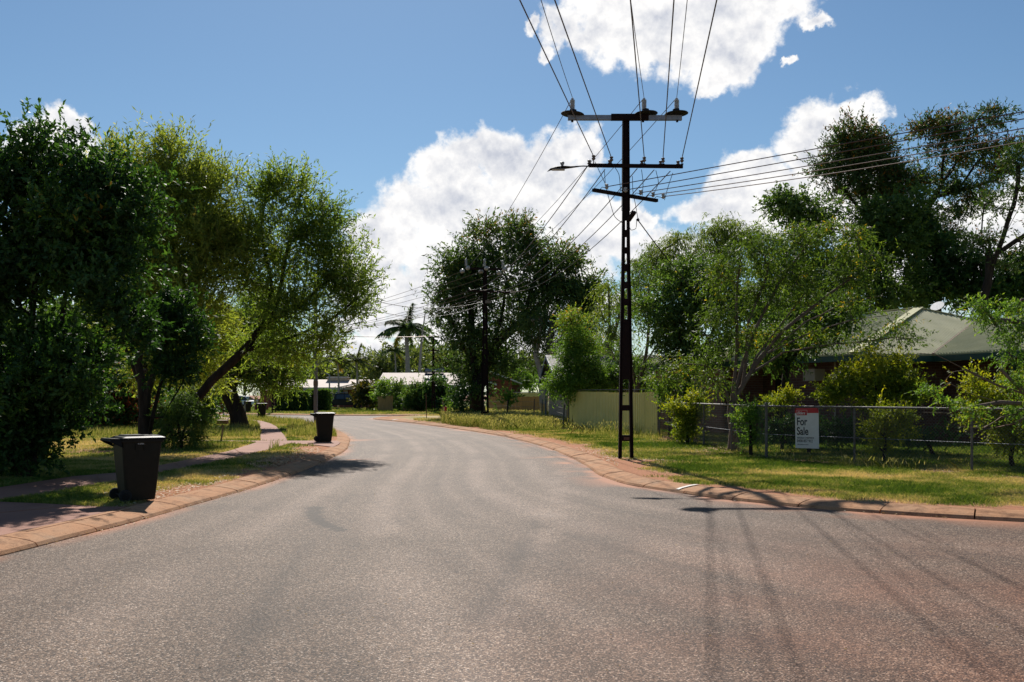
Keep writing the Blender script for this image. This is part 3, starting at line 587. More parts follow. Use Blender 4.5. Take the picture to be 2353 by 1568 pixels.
# ---------------------------------------------------------------- trees
def unit(a): return a/(np.linalg.norm(a, axis=-1, keepdims=True)+1e-9)
def leaves_mesh(name, C, A, Nn, ln, wd, tint, m, parent):
    """rhombic leaves with a slight fold: C base points, A axis, Nn normals"""
    S_ = unit(np.cross(A, Nn)); n = len(C); ln = ln[:, None]; wd = wd[:, None]
    Nr = unit(np.cross(S_, A))
    v0 = C; v2 = C+A*ln-Nr*ln*0.08; mid = C+A*ln*0.45
    v1 = mid+S_*wd/2+Nr*wd*.15; v3 = mid-S_*wd/2+Nr*wd*.15
    V = np.stack([v0, v1, v2, v3], 1).reshape(-1, 3); Fc = np.arange(n)[:, None]*4+np.arange(4)[None]
    return npmesh(name, V, Fc, m, parent, attrs={'tint': np.repeat(np.clip(tint, 0, 1), 4)})
def skeleton(trunks, attract, rng, sag=0.0, step=0.45, rbase=0.2, rtip=0.012, jit=0.06, mode=0.45, sides=7):
    pos = []; par = []; fixed = []
    for ti, tr in enumerate(trunks):
        pts = [np.array(p, float) for p in tr]
        start = -1
        if ti > 0:
            d = np.linalg.norm(np.array(pos)-pts[0], axis=1); j = int(d.argmin())
            if d[j] < 1.2: start = j
        prev = start
        if start == -1: pos.append(pts[0]); par.append(-1); prev = len(pos)-1
        for a, b in zip(pts[:-1], pts[1:]):
            n = max(1, int(np.linalg.norm(b-a)/step))
            for k in range(1, n+1):
                q = a+(b-a)*k/n+rng.normal(0, jit*.5, 3)*(1 if k < n else 0); pos.append(q); par.append(prev); prev = len(pos)-1
    PA = np.zeros((20000, 3)); npos = len(pos); PA[:npos] = np.array(pos)
    base = PA[0].copy(); zmin = base[2]+0.25*np.ptp(PA[:npos, 2])
    tipflag = []
    A = np.asarray(attract)
    if len(A):
        dd = np.array([np.min(np.linalg.norm(PA[:npos]-a, axis=1)) for a in A]); order = np.argsort(dd)
        depth = np.zeros(20000); 
        for i in range(npos): depth[i] = 0 if par[i] < 0 else depth[par[i]]+np.linalg.norm(PA[i]-PA[par[i]])
        for i in order:
            a = A[i]; dv = a-PA[:npos]; d = np.linalg.norm(dv, axis=1)
            cost = d+mode*depth[:npos]*0.25+np.where(PA[:npos, 2] < zmin, 3.0, 0)+np.clip(PA[:npos, 2]-a[2], 0, 9)*0.8
            j = int(cost.argmin()); L_ = d[j]; n = max(2, int(L_/step)); p0 = PA[j]; prev = j
            side = rng.normal(0, 1, 3); side -= side@unit(dv[j])*unit(dv[j]); side *= 0.10*L_
            for k in range(1, n+1):
                t = k/n
                q = p0+(a-p0)*t+side*math.sin(math.pi*t)+np.array([0, 0, sag*L_*math.sin(math.pi*t)])+rng.normal(0, jit, 3)*(t < 1)
                if npos >= 19990: break
                PA[npos] = q; par.append(prev); depth[npos] = depth[prev]+np.linalg.norm(q-PA[prev]); prev = npos; npos += 1
    par = np.array(par); ch = np.zeros(npos)
    w = np.zeros(npos); hasc = np.zeros(npos, bool); hasc[par[par >= 0]] = True; w[~hasc] = 1
    for i in range(npos-1, -1, -1):
        if par[i] >= 0: w[par[i]] += w[i]
    r = rtip+(rbase-rtip)*((w-1)/(max(w[0]-1, 1)))**0.62
    return PA[:npos], par, r
def branch_mesh(name, pos, par, r, m, parent, sides=7, flare=0.35):
    idx = np.where(par >= 0)[0]; p = par[idx]; a = pos[p]; b = pos[idx]
    own = unit(b-a); dirn = np.zeros_like(pos); dirn[idx] = own; root = np.where(par < 0)[0]
    for q in root:
        c = idx[p == q]; dirn[q] = own[np.where(p == q)[0][0]] if len(c) else (0, 0, 1)
    rb = r[idx]; ra0 = r[p]; ra = np.minimum(ra0, rb*1.25); same = (rb/ra0) > 0.72
    ra = np.where(same, ra0, ra); da = np.where(same[:, None], dirn[p], own)
    if flare:
        zr = pos[root[0]][2]
        f = lambda z: 1+flare*np.exp(-np.clip(z-zr, 0, 9)/0.25)
        ra = ra*f(a[:, 2]); rb = rb*f(b[:, 2])
    ref = np.array([0.0, 0.31, 0.95]); ref2 = np.array([1.0, 0.2, 0.0])
    def ring(c, d, rad):
        u = np.cross(d, ref2); bad = np.linalg.norm(u, axis=1) < .3; u[bad] = np.cross(d[bad], ref); u = unit(u); v = np.cross(d, u)
        t = np.arange(sides)*2*np.pi/sides
        return c[:, None, :]+(u[:, None, :]*np.cos(t)[None, :, None]+v[:, None, :]*np.sin(t)[None, :, None])*rad[:, None, None]
    R0 = ring(a-da*0.0, da, ra); R1 = ring(b, own, rb)
    V = np.concatenate([R0, R1], 1).reshape(-1, 3); k = np.arange(sides); k2 = (k+1) % sides
    q = np.stack([k, k2, k2+sides, k+sides], 1)
    Fc = (np.arange(len(idx))[:, None, None]*2*sides+q[None]).reshape(-1, 4)
    return npmesh(name, V, Fc, m, parent, smooth=True)

TREES = []
def tree(name, label, cat, base, trunks, blobs, leaf=(0.10, 0.03), lai=4.0, m='leaf_mid', bark='bark', rbase=0.2, rtip=0.012,
         sprig=0.5, k=9, clump=0.55, up=0.2, droop=0.0, spread=0.8, nattr=120, Y=None, group=None, tintf=None, seed=1, sag=0.03, step=0.45, shell=0.55,
         flat=0.75, twig=True, maxn=120000, bark_name='trunk', mode=0.45, jit=0.05, dens=1.7, cz=None):
    rng = np.random.default_rng(seed*101+3); lai *= 1.9; maxn = int(maxn*1.7); rbase *= .9
    bw = np.array(GY(base[0], Y, 0.1)) if base[1] is None else np.array(G(base[0], base[1]))
    Y0 = Y or bw[1]
    root = empty(name, tuple(bw), label, cat, group)
    def w3(p):
        yy = p[2] if len(p) > 2 and p[2] is not None else Y0
        return np.array(P(p[0], p[1], yy))
    T = []
    for i, t in enumerate(trunks):
        pp = [w3(q) for q in t]
        if i == 0: pp[0] = bw-np.array([0, 0, 0.1])
        T.append(pp)
    C = []; Rr = []
    for b in blobs:
        yy = Y0+(b[4] if len(b) > 4 else 0); c = np.array(P(b[0], b[1], yy)); rx = b[2]*yy/F; rz = b[3]*yy/F; ry = b[5] if len(b) > 5 else max(min((rx+rz)*0.55, rx*1.2), 0.2)
        C.append(c); Rr.append([rx, ry, rz])
    C = np.array(C); Rr = np.array(Rr)
    area = (math.pi*Rr[:, 0]*Rr[:, 2]); tot = lai*area.sum()
    la = leaf[0]*leaf[1]*0.5; n = int(min(maxn, tot/la)); 
    if tot/la > maxn: f_ = math.sqrt(tot/la/maxn); leaf = (leaf[0]*f_, leaf[1]*f_)
    ns = n//k
    shr = 0.32*clump+0.40*sprig; Rr = np.maximum(Rr-shr*np.array([1, .5, flat]), Rr*.4)
    # clump centres inside blobs
    wts = (Rr[:, 0]*Rr[:, 2]); wts = wts/wts.sum(); csz = clump
    ncl = max(len(blobs)*3, int((area.sum()/(csz*csz))*dens)); bi = rng.choice(len(blobs), ncl, p=wts)
    # every blob at least 3
    bi[:len(blobs)*3] = np.tile(np.arange(len(blobs)), 3)
    d = unit(rng.normal(0, 1, (ncl, 3))); rad = rng.uniform(0, 1, ncl)**(1/ (1+2*shell)) ; cc = C[bi]+d*rad[:, None]*Rr[bi]*0.92
    cc[:, 2] = np.maximum(cc[:, 2], 0.35)
    att = cc[rng.permutation(ncl)[:nattr]]
    pos, par, rr = skeleton(T, att, rng, sag=sag, rbase=rbase, rtip=rtip, step=step, mode=mode, jit=jit)
    branch_mesh(bark_name, pos, par, rr, M[bark], root)
    # sprigs around the clumps
    si = rng.integers(0, ncl, ns); sz = rng.uniform(0.5, 1.25, ncl)[si]
    off = rng.normal(0, 1, (ns, 3))*np.array([1, 1, flat])*csz*0.5*sz[:, None]
    s0 = cc[si]+off
    radial = unit((cc[si]-C[bi][si])/Rr[bi][si]*1.0+0.5*unit(off))
    dr = unit(radial*spread+rng.normal(0, .55, (ns, 3))+np.array([0, 0, up]))
    Ls = sprig*rng.uniform(.5, 1.3, ns)
    t = (np.arange(k)+0.5)/k
    base_ = s0[:, None, :]+dr[:, None, :]*(Ls[:, None, None]*t[None, :, None])-np.array([0, 0, 1.0])*(droop*Ls[:, None, None]*(t[None, :, None]**2))
    base_ = base_.reshape(-1, 3)
    ax = np.repeat(dr, k, 0)*0.8+rng.normal(0, .55, (len(base_), 3)); ax[:, 2] -= droop*1.3; ax = unit(ax)
    oc = unit(np.repeat(off/np.array([1, 1, flat])/csz, k, 0)+.35*np.repeat(radial, k, 0))
    nn = unit(rng.normal(0, .5, (len(base_), 3))+0.75*oc+np.array([0, 0, 0.45]))
    nl = len(base_)
    ln = leaf[0]*rng.uniform(.6, 1.3, nl); wd = leaf[1]*rng.uniform(.7, 1.2, nl)
    cl = rng.uniform(0, 1, ncl)
    hgt = (base_[:, 2]-base_[:, 2].min())/(np.ptp(base_[:, 2])+1e-6)
    tint = 0.45*np.repeat(cl[si], k)+0.55*rng.uniform(0, 1, nl)
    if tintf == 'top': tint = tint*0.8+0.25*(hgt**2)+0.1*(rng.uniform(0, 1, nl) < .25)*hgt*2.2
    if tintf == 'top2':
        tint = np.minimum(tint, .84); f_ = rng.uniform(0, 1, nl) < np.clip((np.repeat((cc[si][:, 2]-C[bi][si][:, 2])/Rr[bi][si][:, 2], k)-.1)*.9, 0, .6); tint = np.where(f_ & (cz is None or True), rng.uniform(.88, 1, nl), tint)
    leaves_mesh('crown', base_, ax, nn, ln, wd, tint, M[m], root)
    TREES.append((name, nl)); return root
def shrub(name, label, base, blobs, Y=None, leaf=(0.07, 0.035), lai=5, m='leaf_mid', seed=1, sprig=0.3, clump=0.3, cat='shrub', group=None, **kw):
    b0 = blobs[0]; kw.setdefault('rbase', 0.05); kw.setdefault('rtip', 0.006); kw.setdefault('nattr', 40); kw.setdefault('step', 0.3)
    tr = kw.pop('trunks', [[(base[0], base[1] or 950), ((base[0]+b0[0])/2, b0[1]+b0[3]*.5)]])
    return tree(name, label, cat, base, tr, blobs, leaf=leaf, lai=lai, m=m, seed=seed, sprig=sprig, clump=clump, Y=Y, group=group, bark_name='stem', **kw)

# --- left side
tree('dense_tree', 'dense dark glossy broadleaf tree standing at the far left beside the nearest bin', 'tree', (60, 1098),
     [[(60,1098),(72,1000),(105,880),(140,760),(160,640)], [(30,1100),(15,960),(0,820),(-10,650)], [(80,1095),(100,1000),(135,905),(190,820),(260,720)], [(66,1098),(60,950),(70,780),(80,560)], [(45,1095),(-20,980),(-60,850)]],
     [(85,400,60,75),(30,430,60,70),(100,335,42,40),(10,365,45,45,0,.6),(180,375,38,36,0,.5),(170,440,60,50),(250,420,70,60),(300,440,60,65),(20,600,140,190),(180,560,130,150,-.5),(275,560,72,130,-.5),(250,700,95,130,-.8),(60,850,160,170),(190,850,120,110,-.6),(300,770,55,80,-.8),(-90,600,90,250),(-90,900,100,170),(40,1000,110,90,0,1.2),(110,960,70,60),(30,1060,70,40)],
     leaf=(0.115, 0.058), lai=4.0, m='leaf_dark', rbase=.16, sprig=.26, clump=.6, nattr=170, seed=2, maxn=150000, up=.3)
tree('dense_shrub', 'rounded dark glossy shrub bulging out between the far left tree and the leaning tree', 'shrub', (345, 1060),
     [[(345,1060),(350,960),(370,880),(395,800)], [(352,1000),(420,880),(430,800)]],
     [(395,735,62,75),(345,780,40,70),(430,760,48,75),(400,830,55,50)],
     leaf=(0.10, 0.05), lai=4.6, m='leaf_dark', rbase=.05, sprig=.22, clump=.45, nattr=70, seed=3, Y=22.5, up=.3)
tree('willowy_tree', 'tall olive green fine leaved tree with upright trunk behind the nearest bin', 'tree', (331, 1034),
     [[(331,1034),(332,960),(325,870),(320,760),(330,640)], [(329,940),(360,830),(420,720),(450,600)], [(326,900),(280,780),(260,640)], [(322,760),(370,640),(400,480)]],
     [(240,390,50,70),(300,385,60,75),(290,470,80,90),(405,365,38,70),(430,450,70,80),(370,440,60,80),(495,455,55,70),(530,540,50,90),(470,560,90,100),(370,580,100,110),(270,600,80,120),(420,690,110,100),(520,660,60,90),(300,740,80,100),(400,820,100,70,3.5),(500,770,70,70,4),(470,860,50,50,4.5),(330,870,60,45,3)],
     leaf=(0.16, 0.042), lai=2.9, m='leaf_olive', rbase=.21, sprig=.7, k=12, clump=.75, nattr=260, seed=4, up=.75, spread=.7, maxn=150000)
tree('leaning_tree', 'fine leaved tree with a thick dark trunk leaning far to the right over the verge', 'tree', (366, 1030),
     [[(366,1030),(372,1000),(400,968),(440,930),(487,874),(550,815),(590,765),(610,715),(625,670)], [(596,752),(622,735),(640,690),(652,620),(668,540)], [(560,806),(620,792),(690,768),(760,735),(815,690)], [(622,735),(690,700),(760,640),(790,560)], [(625,670),(612,600),(600,520),(610,460)], [(620,792),(700,785),(770,760),(830,740)], [(500,862),(540,860),(600,850)]],
     [(625,455,50,55),(655,430,45,40),(690,455,45,50),(640,540,75,70),(735,505,45,45),(760,490,22,25),(715,560,60,60),(780,580,42,48),(800,640,42,50),(740,650,60,55),(640,620,60,50),(590,560,50,80),(575,650,50,70),(700,720,60,50),(810,705,38,42),(765,770,50,45),(820,680,25,25),(740,790,35,30),(640,720,60,60),(600,800,60,50),(680,800,30,30)],
     leaf=(0.155, 0.042), lai=2.5, m='leaf_olive2', rbase=.15, rtip=.012, sprig=.6, k=10, clump=.62, nattr=330, seed=5, up=.45, spread=.8, maxn=120000, step=.4)
tree('feathery_sapling', 'small feathery sapling with arching fronds behind the nearest bin', 'sapling', (416, 1034),
     [[(416,1034),(412,990),(405,950),(420,900)], [(414,1010),(436,965),(455,940)], [(415,1015),(450,985),(475,975)]],
     [(420,930,42,40),(448,965,34,32),(436,1000,38,24),(388,950,30,40),(392,1000,28,28)],
     leaf=(0.09, 0.022), lai=2.6, m='leaf_mid', rbase=.05, sprig=.32, clump=.3, nattr=60, seed=6, droop=.6, Y=29, step=.25)
tree('pollarded_tree', 'tree with a thick gnarled forked trunk and a sawn-off limb beside the footpath', 'tree', (551, 984),
     [[(551,984),(549,965),(546,950),(538,930),(526,905),(512,880),(505,840),(520,790)], [(548,955),(558,940),(563,920),(563,909)], [(526,905),(535,860),(560,810),(590,770)], [(505,850),(500,800),(490,760)]],
     [(560,740,70,60),(500,760,60,70),(620,770,60,60),(655,810,48,50),(560,820,80,50),(680,845,24,36),(620,840,50,34),(500,850,50,45),(560,862,46,20),(600,862,30,18),(590,690,60,50),(650,862,26,22)],
     leaf=(0.17, 0.05), lai=2.8, m='leaf_olive2', rbase=.44, sprig=.7, clump=.7, nattr=150, seed=7, droop=.45, up=0.1, maxn=60000, rtip=.015)
shrub('sapling', 'thin young broad leaved sapling tied to a stake near the left kerb', (514, 956), [(507,915,14,18),(500,930,18,12),(512,935,12,10)], leaf=(.22,.13), lai=2.4, m='leaf_red', seed=8, cat='sapling', nattr=12, sprig=.3, clump=.4)
for i, (b, bl, mm, lab) in enumerate([
     ((40,990), [(30,900,110,90),(90,940,70,60)], 'leaf_dark', 'leftmost dark shrub of the thicket across the back of the left lawn'),
     ((170,990), [(160,900,80,95),(200,950,60,50)], 'leaf_red', 'shrub with reddish leaves in the thicket at the back of the left lawn'),
     ((270,990), [(255,900,60,90),(290,950,60,45)], 'leaf_red', 'red tipped shrub just left of the upright trunk at the back of the left lawn'),
     ((350,985), [(330,890,60,90),(370,940,60,50)], 'leaf_dark', 'dark shrub directly behind the upright trunk at the back of the left lawn'),
     ((455,972), [(440,890,60,70),(470,930,40,40)], 'leaf_dark', 'rightmost dark shrub of the thicket behind the feathery sapling')]):
    shrub('garden_shrub', lab, b, bl, leaf=(.15,.08), lai=5, m=mm, seed=20+i, clump=.6, sprig=.5, group='thicket behind the left lawn', nattr=60, maxn=14000, rbase=.08)
for i, (b, bl, lab) in enumerate([
     ((-150,975), [(-150,800,140,160),(-60,780,90,150)], 'tall dark tree filling the background at the left edge behind the lawn'),
     ((200,972), [(140,800,120,130),(260,780,110,140)], 'tall dark background tree behind the upright trunk'),
     ((420,965), [(400,830,90,110),(470,850,60,80)], 'dark background tree behind the feathery sapling')]):
    tree('background_tree', lab, 'tree', b, [[b, (b[0],850), (b[0]-10,760)]], bl, leaf=(.3,.14), lai=4.2, m='leaf_mid', seed=30+i, clump=1.0, sprig=.9, nattr=50, maxn=16000, Y=55, rbase=.25, group='trees behind the left lawn')

# --- centre
tree('spreading_tree', 'big round dark leaved tree with reddish top behind the second power pole', 'tree', (1097, 958),
     [[(1097,958),(1094,900),(1088,830),(1083,760),(1080,680),(1090,600)], [(1095,905),(1115,840),(1140,790),(1190,745),(1250,690)], [(1090,850),(1060,790),(1030,720)], [(1125,815),(1150,740),(1165,640)], [(1190,745),(1260,730),(1320,720)], [(1200,735),(1230,640),(1260,600)]],
     [(1110,575,70,55),(1050,600,42,40),(1180,555,70,38),(1110,530,55,25),(1035,650,35,45),(1085,660,80,70),(1020,715,38,45),(1060,770,60,50),(1170,640,90,70),(1340,690,45,60),(1300,600,40,40),(1245,590,60,45),(1290,640,55,55),(1325,690,38,50),(1240,690,90,70),(1335,740,36,30),(1110,760,80,60),(1140,820,60,40),(1050,840,50,40),(1170,830,26,30),(1090,880,40,26),(1190,740,60,40),(1190,530,26,22)],
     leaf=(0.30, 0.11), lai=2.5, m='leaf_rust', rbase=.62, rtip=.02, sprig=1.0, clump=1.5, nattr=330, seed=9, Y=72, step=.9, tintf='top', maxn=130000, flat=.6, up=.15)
tree('gum_tree', 'gum tree with smooth pale trunk standing behind the tan gabled building', 'tree', (1251, 955),
     [[(1251,955),(1250,920),(1247,880),(1240,850),(1230,815),(1222,770)], [(1248,885),(1254,850),(1262,800),(1270,740)], [(1232,820),(1240,780),(1245,730)]],
     [(1225,735,45,35),(1270,745,48,36),(1320,735,35,30),(1340,755,22,22),(1295,790,34,22),(1230,775,24,18)],
     leaf=(0.30, 0.06), lai=2.6, m='leaf_rust', bark='barkwhite', rbase=.36, rtip=.03, sprig=1.1, clump=1.0, nattr=50, seed=10, droop=.9, Y=68, step=.8)
tree('young_tree', 'bright green young tree growing beside the tan gabled building above the olive fence', 'tree', (1318, None),
     [[(1318,988),(1320,900),(1325,830),(1318,770)], [(1320,880),(1345,820),(1352,790)]],
     [(1312,742,22,36),(1326,785,34,34),(1305,812,30,24),(1350,800,24,30),(1335,845,48,38),(1330,880,60,30),(1385,880,30,26),(1280,885,22,20),(1300,850,26,22),(1358,855,22,30),(1318,885,30,20)],
     leaf=(0.13, 0.05), lai=3.4, m='leaf_bright', rbase=.07, sprig=.6, clump=.5, nattr=90, seed=11, Y=49.3, droop=.3, tintf='top', maxn=50000)
shrub('garden_shrub', 'dark leafy shrub behind the olive fence right of the bright green young tree', (1400,None), [(1400,870,46,32),(1450,862,44,36),(1490,885,30,22),(1340,885,26,18)], Y=50, leaf=(.2,.09), lai=4, m='leaf_mid', seed=12, clump=.6, sprig=.5)
shrub('vine_shrub', 'small bright vine spilling over a wire fence post in front of the pine fence', (1166,None), [(1170,908,12,8),(1182,913,14,7),(1163,918,9,10)], Y=64, leaf=(.2,.09), lai=3.5, m='leaf_bright', seed=13, clump=.3, sprig=.35, nattr=10, cat='vine')
shrub('vine_shrub', 'small green vine clinging to the leftmost pair of wire fence posts', (1022,None), [(1022,925,7,8),(1030,932,7,7)], Y=74, leaf=(.2,.09), lai=3, m='leaf_bright', seed=14, clump=.3, sprig=.3, nattr=8, cat='vine')
# far garden shrubs
for i, (b, bl, mm, Yy, lab, lf, la) in enumerate([
     ((842,None), [(845,893,24,22),(830,915,22,20),(855,925,18,14)], 'leaf_croton', 104, 'big dark bronze and green shrub beside the parked black utility truck', (.34,.16), 4.5),
     ((885,None), [(880,895,16,14),(893,890,16,12),(872,908,14,14)], 'leaf_bright', 101, 'yellow green leafy shrub hanging over the short timber gate', (.3,.1), 4),
     ((918,None), [(915,900,22,24),(925,925,20,20)], 'leaf_mid', 100, 'pale flowered leafy shrub right of the short timber gate', (.28,.10), 3.5),
     ((960,None), [(955,905,26,28),(945,925,22,20),(965,930,20,16)], 'leaf_mid', 97, 'rounded shrub left of the third power pole', (.28,.11), 4.5),
     ((1010,None), [(1005,890,28,22),(1015,915,36,24),(985,910,22,26),(1030,905,18,18)], 'leaf_dark', 96, 'wide dark green glossy shrub right of the third power pole', (.3,.12), 5),
     ((1062,None), [(1060,925,22,18),(1058,950,16,10),(1075,900,20,18)], 'leaf_dark', 70, 'low dark shrub at the foot of the big round tree', (.2,.08), 4),
     ((1250,None), [(1215,882,22,20),(1195,868,22,18),(1180,888,20,16)], 'leaf_bright', 118, 'leafy green bush behind the red brick house with the skillion roof', (.4,.16), 4),
     ((800,None), [(775,905,12,8)], 'leaf_mid', 122, 'low shrub in front of the pale roofed house at the far left', (.3,.12), 3)]):
    shrub('garden_shrub', lab, b, bl, Y=Yy, leaf=lf, lai=la, m=mm, seed=40+i, clump=.7, sprig=.6, nattr=40, rbase=.07)
# two clipped hedges
def hedge(label, u0, u1, v0, v1, Y, dy, seed):
    rng = np.random.default_rng(seed); a = P(u0, v0, Y); b = P(u1, v1, Y); x0, x1, z1 = a.x, b.x, a.z
    root = empty('hedge', ((x0+x1)/2, Y, .1), label, 'hedge', 'clipped hedges across the street')
    n = 15000; p = rng.uniform(0, 1, (n, 3)); f = rng.integers(0, 4, n); dp = rng.uniform(0, .35, n)**1
    X_ = x0+(x1-x0)*p[:, 0]; Y_ = Y+dy*p[:, 1]; Z_ = .1+(z1-.1)*p[:, 2]**.9
    Y_ = np.where(f < 2, Y+dp+.35*fbm(X_, Z_, 1.3, seed)-.2, Y_); Z_ = np.where(f == 2, z1-dp*.6+.45*(fbm(X_, Y_, 1.1, seed)-.4), Z_); X_ = np.where(f == 3, np.where(p[:, 0] > .5, x1-dp, x0+dp), X_)
    C = np.stack([X_, Y_, Z_], 1); A = unit(rng.normal(0, 1, (n, 3))+np.array([0, -.3, .3])); Nn = unit(rng.normal(0, 1, (n, 3)))
    leaves_mesh('foliage', C, A, Nn, rng.uniform(.14, .26, n), rng.uniform(.09, .15, n), rng.uniform(0, 1, n)*.75+.2*(Z_ > z1-.5), M['leaf_mid'], root)
    # inner wood so the hedge is not hollow
    mb = MB()
    for i in range(26):
        x = x0+.3+(x1-x0-.6)*i/25; mb.tube([(x, Y+dy/2, .1), (x+.2, Y+dy/2+.2, z1*.5), (x-.1, Y+dy/2-.2, z1*.85)], [.05, .04, .02], 5)
    mb.build('stems', M['bark'], root)
hedge('clipped dark hedge left of the grey street pole', 634, 706, 902, 946, 97, 2.2, 3)
hedge('clipped dark hedge right of the grey street pole next to the black utility truck', 704, 752, 898, 943, 99.5, 2.4, 4)

# distant tree line
far = [(560,40,150),(640,50,150),(700,44,140),(745,40,150),(790,38,146),(830,42,155),(872,50,140),(905,58,138),(940,62,150),(985,66,146),(1025,72,140),(1060,60,150),(1120,64,150),(1180,58,150),(1215,50,140),(1245,52,150),(1290,50,150),(1350,60,150),(1410,56,145),(870,60,165),(1000,95,165)]
fl = ['beneath the leaning tree at far left','behind the brick letterbox wall','behind the left hedge','behind the grey street pole','behind the pale house with a roof box','behind the two small palms','left of the royal palm','just behind the royal palm','right of the royal palm trunk','behind the leaning bare pole','behind the solar water heater','left of the big round tree trunk','behind the red brick skillion house','above the white gable fascia','left of the pale gum trunk','right of the pale gum trunk','behind the tan gabled building','behind the bright green young tree','behind the big steel pole','rising behind the palm fronds','tallest one right of the leaning bare pole']
for i, ((u, hpx, Yy), lab) in enumerate(zip(far, fl)):
    rg = np.random.default_rng(500+i); bl = []
    for j in range(7):
        bl.append((u+rg.uniform(-34, 34), 872-hpx*rg.uniform(.2, .85), rg.uniform(16, 28), rg.uniform(10, 20), rg.uniform(-2, 2)))
    tree('distant_tree', 'pale green distant tree '+lab, 'tree', (u, None), [[(u,909),(u+4,870),(u-3,840)]], bl, Y=Yy, leaf=(.62,.26), lai=2.5, m='leaf_far', bark='barkgrey', seed=60+i, clump=1.8, sprig=1.5, nattr=22, rbase=.22, rtip=.05, step=1.5, maxn=7000, group='tree line on the horizon')

# --- right side
tree('pod_tree', 'multi stemmed feathery tree with yellow pods growing through the chain link fence', 'tree', (1684, 1034),
     [[(1684,1034),(1686,990),(1680,950),(1682,925),(1695,880),(1708,830),(1735,760),(1790,650),(1850,570)], [(1684,925),(1706,888),(1740,830),(1800,760),(1900,680),(2010,600)],
      [(1682,930),(1688,870),(1694,800),(1692,700),(1700,610)], [(1680,945),(1668,900),(1664,860),(1650,800)], [(1690,905),(1722,860),(1760,815),(1850,770),(1960,735),(2040,725)],
      [(1706,888),(1716,820),(1720,740),(1760,640)], [(1708,860),(1760,790),(1830,700),(1900,600)], [(1664,870),(1620,840),(1560,835)], [(1740,830),(1850,740),(1960,690),(2030,680)], [(1722,860),(1800,810),(1920,790),(2060,775),(2130,782)], [(1664,905),(1640,870),(1610,850)]],
     [(1690,600,55,50),(1640,640,50,45),(1760,590,60,50),(1720,550,60,30),(1830,560,55,40),(1880,560,50,45),(1910,520,35,30),(1960,560,50,45),(2000,610,45,45),(1940,640,60,45),(1820,640,70,50),(1750,680,65,50),(1670,710,50,50),(1850,710,60,40),(1960,710,50,25),(1700,790,50,36),(1620,760,40,40),(1620,830,40,26),(1770,770,50,26),(1880,775,40,18),(1990,778,44,15),(2080,782,50,15),(1565,850,36,18),(1520,868,30,16),(1640,880,25,18),(2050,740,20,14)],
     leaf=(0.115, 0.036), lai=1.35, m='leaf_pod', bark='barkgrey', rbase=.145, rtip=.009, sprig=.45, clump=.5, nattr=420, seed=15, droop=.35, maxn=110000, step=.5, mode=.15, jit=.03, flat=.5)
tree('leafy_tree', 'broad mid green tree with dark trunk behind the left part of the chain link fence', 'tree', (1574, None),
     [[(1574,970),(1576,900),(1580,830),(1590,750),(1600,680)], [(1578,860),(1620,790),(1660,720)], [(1580,820),(1550,740),(1540,680)]],
     [(1560,650,60,50),(1620,630,60,45),(1680,640,50,45),(1530,700,50,50),(1600,710,80,60),(1680,710,70,60),(1560,760,70,50),(1650,790,70,50),(1520,740,40,40),(1720,700,40,50),(1570,810,60,30),(1500,690,30,36),(1740,760,50,50)],
     leaf=(0.19, 0.07), lai=2.6, m='leaf_mid', rbase=.2, sprig=.55, clump=.85, nattr=170, seed=16, Y=40, up=.1, droop=.3, maxn=100000, flat=.45)
tree('weeping_tree', 'weeping pale green tree whose crown rises above the leafy tree right of the big pole', 'tree', (1600, None),
     [[(1600,960),(1600,800),(1590,680),(1580,600)], [(1598,760),(1650,640),(1670,560)], [(1598,720),(1540,640),(1520,590)]],
     [(1520,585,36,38),(1560,550,36,34),(1600,575,40,40),(1630,535,36,28),(1670,525,36,22),(1700,560,36,36),(1650,580,50,36),(1545,620,45,36),(1490,620,20,25),(1730,545,24,22)],
     leaf=(0.24, 0.05), lai=2.4, m='leaf_pale', bark='barkgrey', rbase=.3, rtip=.02, sprig=1.1, clump=.8, nattr=110, seed=17, droop=1.0, Y=58, step=.8, maxn=50000)
tree('weeping_tree', 'slender weeping pale green tree seen just left of the big steel pole', 'tree', (1405, None),
     [[(1405,950),(1402,830),(1400,740),(1398,660)], [(1402,800),(1425,720),(1450,650)]],
     [(1395,660,22,26),(1410,700,30,34),(1385,720,20,34),(1450,650,26,28),(1460,610,20,16),(1430,700,30,36),(1410,770,28,34),(1390,800,20,26)],
     leaf=(0.24, 0.05), lai=1.7, m='leaf_pale', bark='barkgrey', rbase=.16, rtip=.02, sprig=1.0, clump=.7, nattr=90, seed=18, droop=1.1, Y=57, step=.7, maxn=30000)
tree('bare_shrub', 'nearly leafless grey twiggy tree directly right of the big steel pole', 'tree', (1455, None),
     [[(1455,965),(1462,900),(1480,840),(1505,800),(1540,780)], [(1462,890),(1450,820),(1440,750)], [(1480,840),(1490,760),(1500,690)], [(1460,870),(1420,830),(1385,800)]],
     [(1440,700,40,70),(1490,690,45,80),(1470,620,36,40),(1400,810,40,40),(1530,760,45,40),(1440,830,50,40),(1480,850,50,40)],
     leaf=(0.15, 0.05), lai=.5, m='leaf_mid', bark='barkgrey', rbase=.13, rtip=.009, sprig=.5, clump=.4, nattr=420, seed=19, Y=44, step=.5, mode=.2, jit=.05, maxn=12000)
